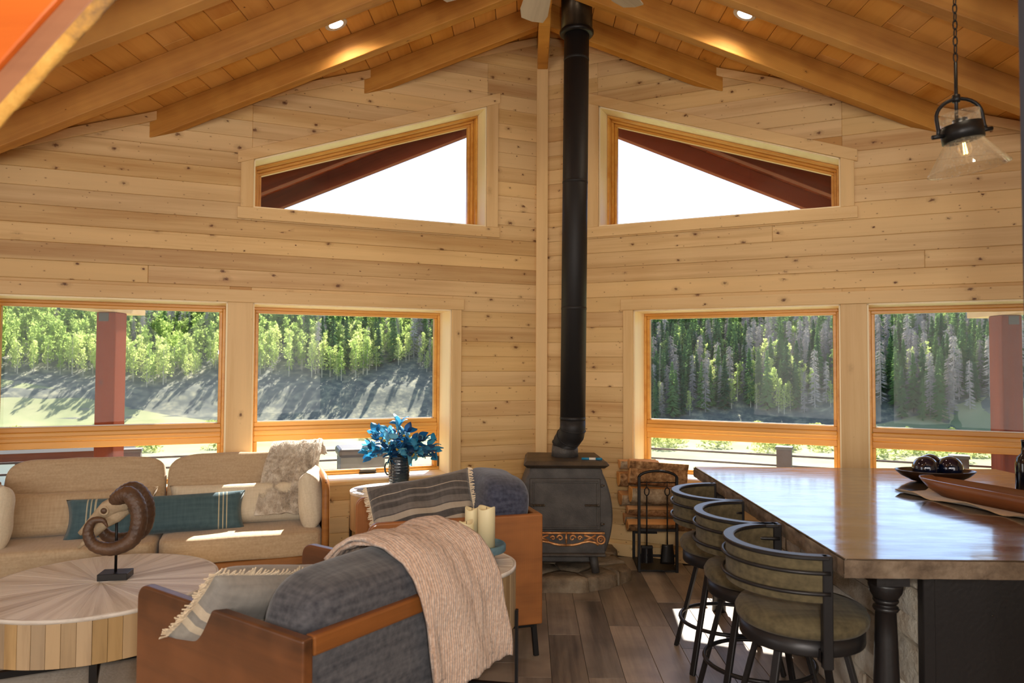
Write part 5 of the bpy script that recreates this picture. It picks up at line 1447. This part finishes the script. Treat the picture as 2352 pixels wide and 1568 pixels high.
# ------------------------------------------------------------------ valley floor, hillside and forest
def gz(x, y):
    r = hypot(x * .82, y); ang = x / max(y, 1)
    base = -4.55 + .25 * nz((x * .03, y * .03, 5))
    rise = max(0, r - 66 - 3 * nz((ang * 2, 1, 4)))
    z = base + rise * .40 * min(1, rise / 9)
    top = -4.55 + (110 - 66) * .40
    if r > 110: z = top - (r - 110) * .10 + .25 * nz((x * .03, y * .03, 5))
    if r < 16: z = base + 0
    return z
hs = MB().grid(150, 110, lambda u, v: (lambda x, y: (x, y, gz(x, y)))((u - .5) * 330, 62 + v * 95)).build('hillside', M['grass']); tag(hs, kind='structure')
md_ = MB().grid(90, 40, lambda u, v: (lambda x, y: (x, y, gz(x, y)))((u - .5) * 330, 4 + v * 62)).build('meadow', M['meadow']); tag(md_, kind='structure')
tuft = MB(); tr_ = random.Random(33)
def shrub_mesh(seed, n, w_, h_):
    mb = MB(); q = random.Random(seed)
    for k in range(n):
        a, r_, z = q.uniform(0, 2 * pi), sqrt(q.random()) * w_, q.random() ** .7 * h_
        r_ *= sqrt(max(0.05, 1 - (z / h_) ** 2)); c = V((r_ * cos(a), r_ * sin(a), z)); s_ = q.uniform(.10, .2)
        d1 = V((q.gauss(0, 1), q.gauss(0, 1), q.gauss(0, 1))).normalized() * s_; d2 = V((q.gauss(0, 1), q.gauss(0, 1), q.gauss(0, 1))).normalized() * s_
        mb.add([c - d1, c + d2, c + d1], [(0, 1, 2)])
    return mb
def aspen_mesh(seed, n=26):
    mb = MB(); q = random.Random(seed); H_ = 5.2
    blobs = [(q.gauss(0, .22), q.gauss(0, .22), 1.5 + (H_ - 2.0) * (i / 13), (.74 - .46 * i / 13) * q.uniform(.75, 1.1)) for i in range(14)]
    for bx, by, bz, br2 in blobs:
        for k in range(n):
            d = V((q.gauss(0, 1), q.gauss(0, 1), q.gauss(0, 1.0))).normalized() * br2 * q.uniform(.55, 1.05); c = V((bx, by, bz)) + d; s_ = q.uniform(.11, .20) * sqrt(26 / n)
            d1 = V((q.gauss(0, 1), q.gauss(0, 1), q.gauss(0, 1))).normalized() * s_; d2 = V((q.gauss(0, 1), q.gauss(0, 1), q.gauss(0, 1))).normalized() * s_
            mb.add([c - d1, c + d2, c + d1], [(0, 1, 2)])
    return mb, H_
def spruce_mesh(seed, dead=False, n=0):
    mb = MB(); q = random.Random(seed); H_ = 7.0
    n = n or (150 if dead else 230); big = sqrt((150 if dead else 230) / n)
    for k in range(n):
        f = q.random() ** .8; z = .5 + (H_ - .55) * f; L_ = (1.15 if not dead else .78) * (1 - f) ** .85 * q.uniform(.7, 1.1) + .10; a = q.uniform(0, 2 * pi)
        d = V((cos(a), sin(a), -.35 if not dead else -.2)); sd = V((-sin(a), cos(a), 0)); w_ = ((.16 + .12 * (1 - f)) if not dead else .034) * big
        b = V((0, 0, z)); m = b + d * L_ * .55
        mb.add([b + V((0, 0, .08)), m - sd * w_ - V((0, 0, .10)), b + d * L_, m + sd * w_ - V((0, 0, .10))], [(0, 1, 2), (0, 2, 3)])
        if dead:
            mb.add([m, m + d * .25 + sd * .22 - V((0, 0, .1)), m + d * .28 + sd * .2 - V((0, 0, .14))], [(0, 1, 2)]); mb.add([m, m + d * .25 - sd * .22 - V((0, 0, .1)), m + d * .28 - sd * .2 - V((0, 0, .14))], [(0, 1, 2)])
    return mb, H_
PROTO = {}
def tree_proto(kind, i, light=False):
    lab = {'aspen': 'pale green aspen among the aspens on the hillside', 'spruce': 'dark green spruce among the spruces on the hillside', 'dead': 'bare grey dead spruce standing on the hillside'}[kind]
    grp = {'aspen': 'aspens on the hillside', 'spruce': 'green spruces on the hillside', 'dead': 'dead grey spruces on the hillside'}[kind]
    nm = {'aspen': 'aspen_tree', 'spruce': 'spruce_tree', 'dead': 'dead_spruce'}[kind]
    if kind == 'aspen': mb, H_ = aspen_mesh(i, 10 if light else 26)
    else: mb, H_ = spruce_mesh(i, kind == 'dead', (80 if kind == 'dead' else 110) if light else 0)
    trunk = MB().tube([(0, 0, -.6), (.02, 0, H_ * .5), (0, 0, H_ * .93)], [.085, .06, .02], 5)
    me = bpy.data.meshes.new(nm); me.from_pydata(mb.v + trunk.v, [], mb.f + [tuple(k + len(mb.v) for k in f) for f in trunk.f])
    me.materials.append(M[{'aspen': 'aspen', 'spruce': 'spruce', 'dead': 'deadw'}[kind]]); me.materials.append(M['trunk'] if kind == 'aspen' else M['stem'] if kind == 'spruce' else M['deadw'])
    for k, p in enumerate(me.polygons): p.material_index = 0 if k < len(mb.f) else 1
    return nm, me, lab, grp
for kind in ('aspen', 'spruce', 'dead'): PROTO[kind] = [tree_proto(kind, 3 + i) for i in range(4)] + [tree_proto(kind, 23 + i, True) for i in range(4)]
q = random.Random(77); spots = []
tries = 0
cell = {}
while tries < 120000 and len(spots) < 4300:
    tries += 1
    az = R(q.uniform(-39, 39)); r = q.uniform(72, 111); x, y = r * sin(az), r * cos(az)
    rr2 = hypot(x * .82, y)
    edge = 77.5 if az < R(-9) else (76 if az < R(4) else 73)
    edge += 5 * nz((az * 9, 3, 1))
    if rr2 < edge or rr2 > 110: continue
    if rr2 < edge + 9 and q.random() < .6: continue
    key = (int(x / .98 + 500), int(y / .98))
    if key in cell: continue
    cell[key] = 1
    pa = .66 - (az + R(36)) / R(72) * .56 + .45 * nz((x * .07, y * .07, 9)) - max(0, rr2 - edge - 12) * .012
    if az < R(-9) and rr2 < edge + 9: pa += .5
    t_ = q.random()
    if t_ < pa: kind = 'aspen'
    else: kind = 'dead' if q.random() < (.45 if az < 0 else .42) else 'spruce'
    spots.append((r, x, y, kind, q.uniform(.45, .85) * (1.05 if kind != 'aspen' else 1.0), q.uniform(0, 6.28)))
spots.sort(); cnt = {'aspen': 0, 'spruce': 0, 'dead': 0}; mass = {'aspen': MB(), 'spruce': MB(), 'dead': MB()}
for (r, x, y, kind, s_, rz) in spots:
    z = gz(x, y); pi_ = q.randrange(4) + (4 if cnt[kind] >= 290 else 0); nm, me, lab, grp = PROTO[kind][pi_]
    if cnt[kind] < 290:
        cnt[kind] += 1
        o = bpy.data.objects.new(nm, me); COL.objects.link(o); o.location = (x, y, z - .1); o.rotation_euler = (0, 0, rz); o.scale = (s_ * .95, s_ * .95, s_)
        tag(o, lab, 'tree', grp)
    else:
        c_, sn = cos(rz) * s_, sin(rz) * s_
        mass[kind].add([(v_.co.x * c_ - v_.co.y * sn + x, v_.co.x * sn + v_.co.y * c_ + y, v_.co.z * s_ + z - .1) for v_ in me.vertices], [tuple(p.vertices) for p in me.polygons])
for kind, nm, lab in (('aspen', 'aspen_forest', 'mass of pale green aspens filling the upper hillside'), ('spruce', 'spruce_forest', 'mass of dark spruces filling the upper hillside'), ('dead', 'dead_forest', 'mass of dead grey trunks filling the upper hillside')):
    if mass[kind].v: tag(mass[kind].build(nm, M[{'aspen': 'aspen', 'spruce': 'spruce', 'dead': 'deadw'}[kind]]), lab, 'forest', kind='stuff')
sh = [shrub_mesh(50 + i, 150, .9, 1.0) for i in range(3)]; shm = []
for i, mb in enumerate(sh):
    me = bpy.data.meshes.new('willow_shrub'); me.from_pydata(mb.v, [], mb.f); me.materials.append(M['willow']); shm.append(me)
for k in range(120):
    az = R(q.uniform(-6, 38) if k < 95 else q.uniform(-38, -4)); r = q.uniform(54, 70); x, y = r * sin(az), r * cos(az); s_ = q.uniform(.6, 1.5)
    o = bpy.data.objects.new('willow_shrub', shm[k % 3]); COL.objects.link(o); o.location = (x, y, gz(x, y) - .1); o.rotation_euler = (0, 0, q.uniform(0, 6)); o.scale = (s_ * 1.3, s_ * 1.3, s_ * .9)
    tag(o, 'yellow green willow shrub at the foot of the hillside', 'shrub', 'willow shrubs in the meadow')
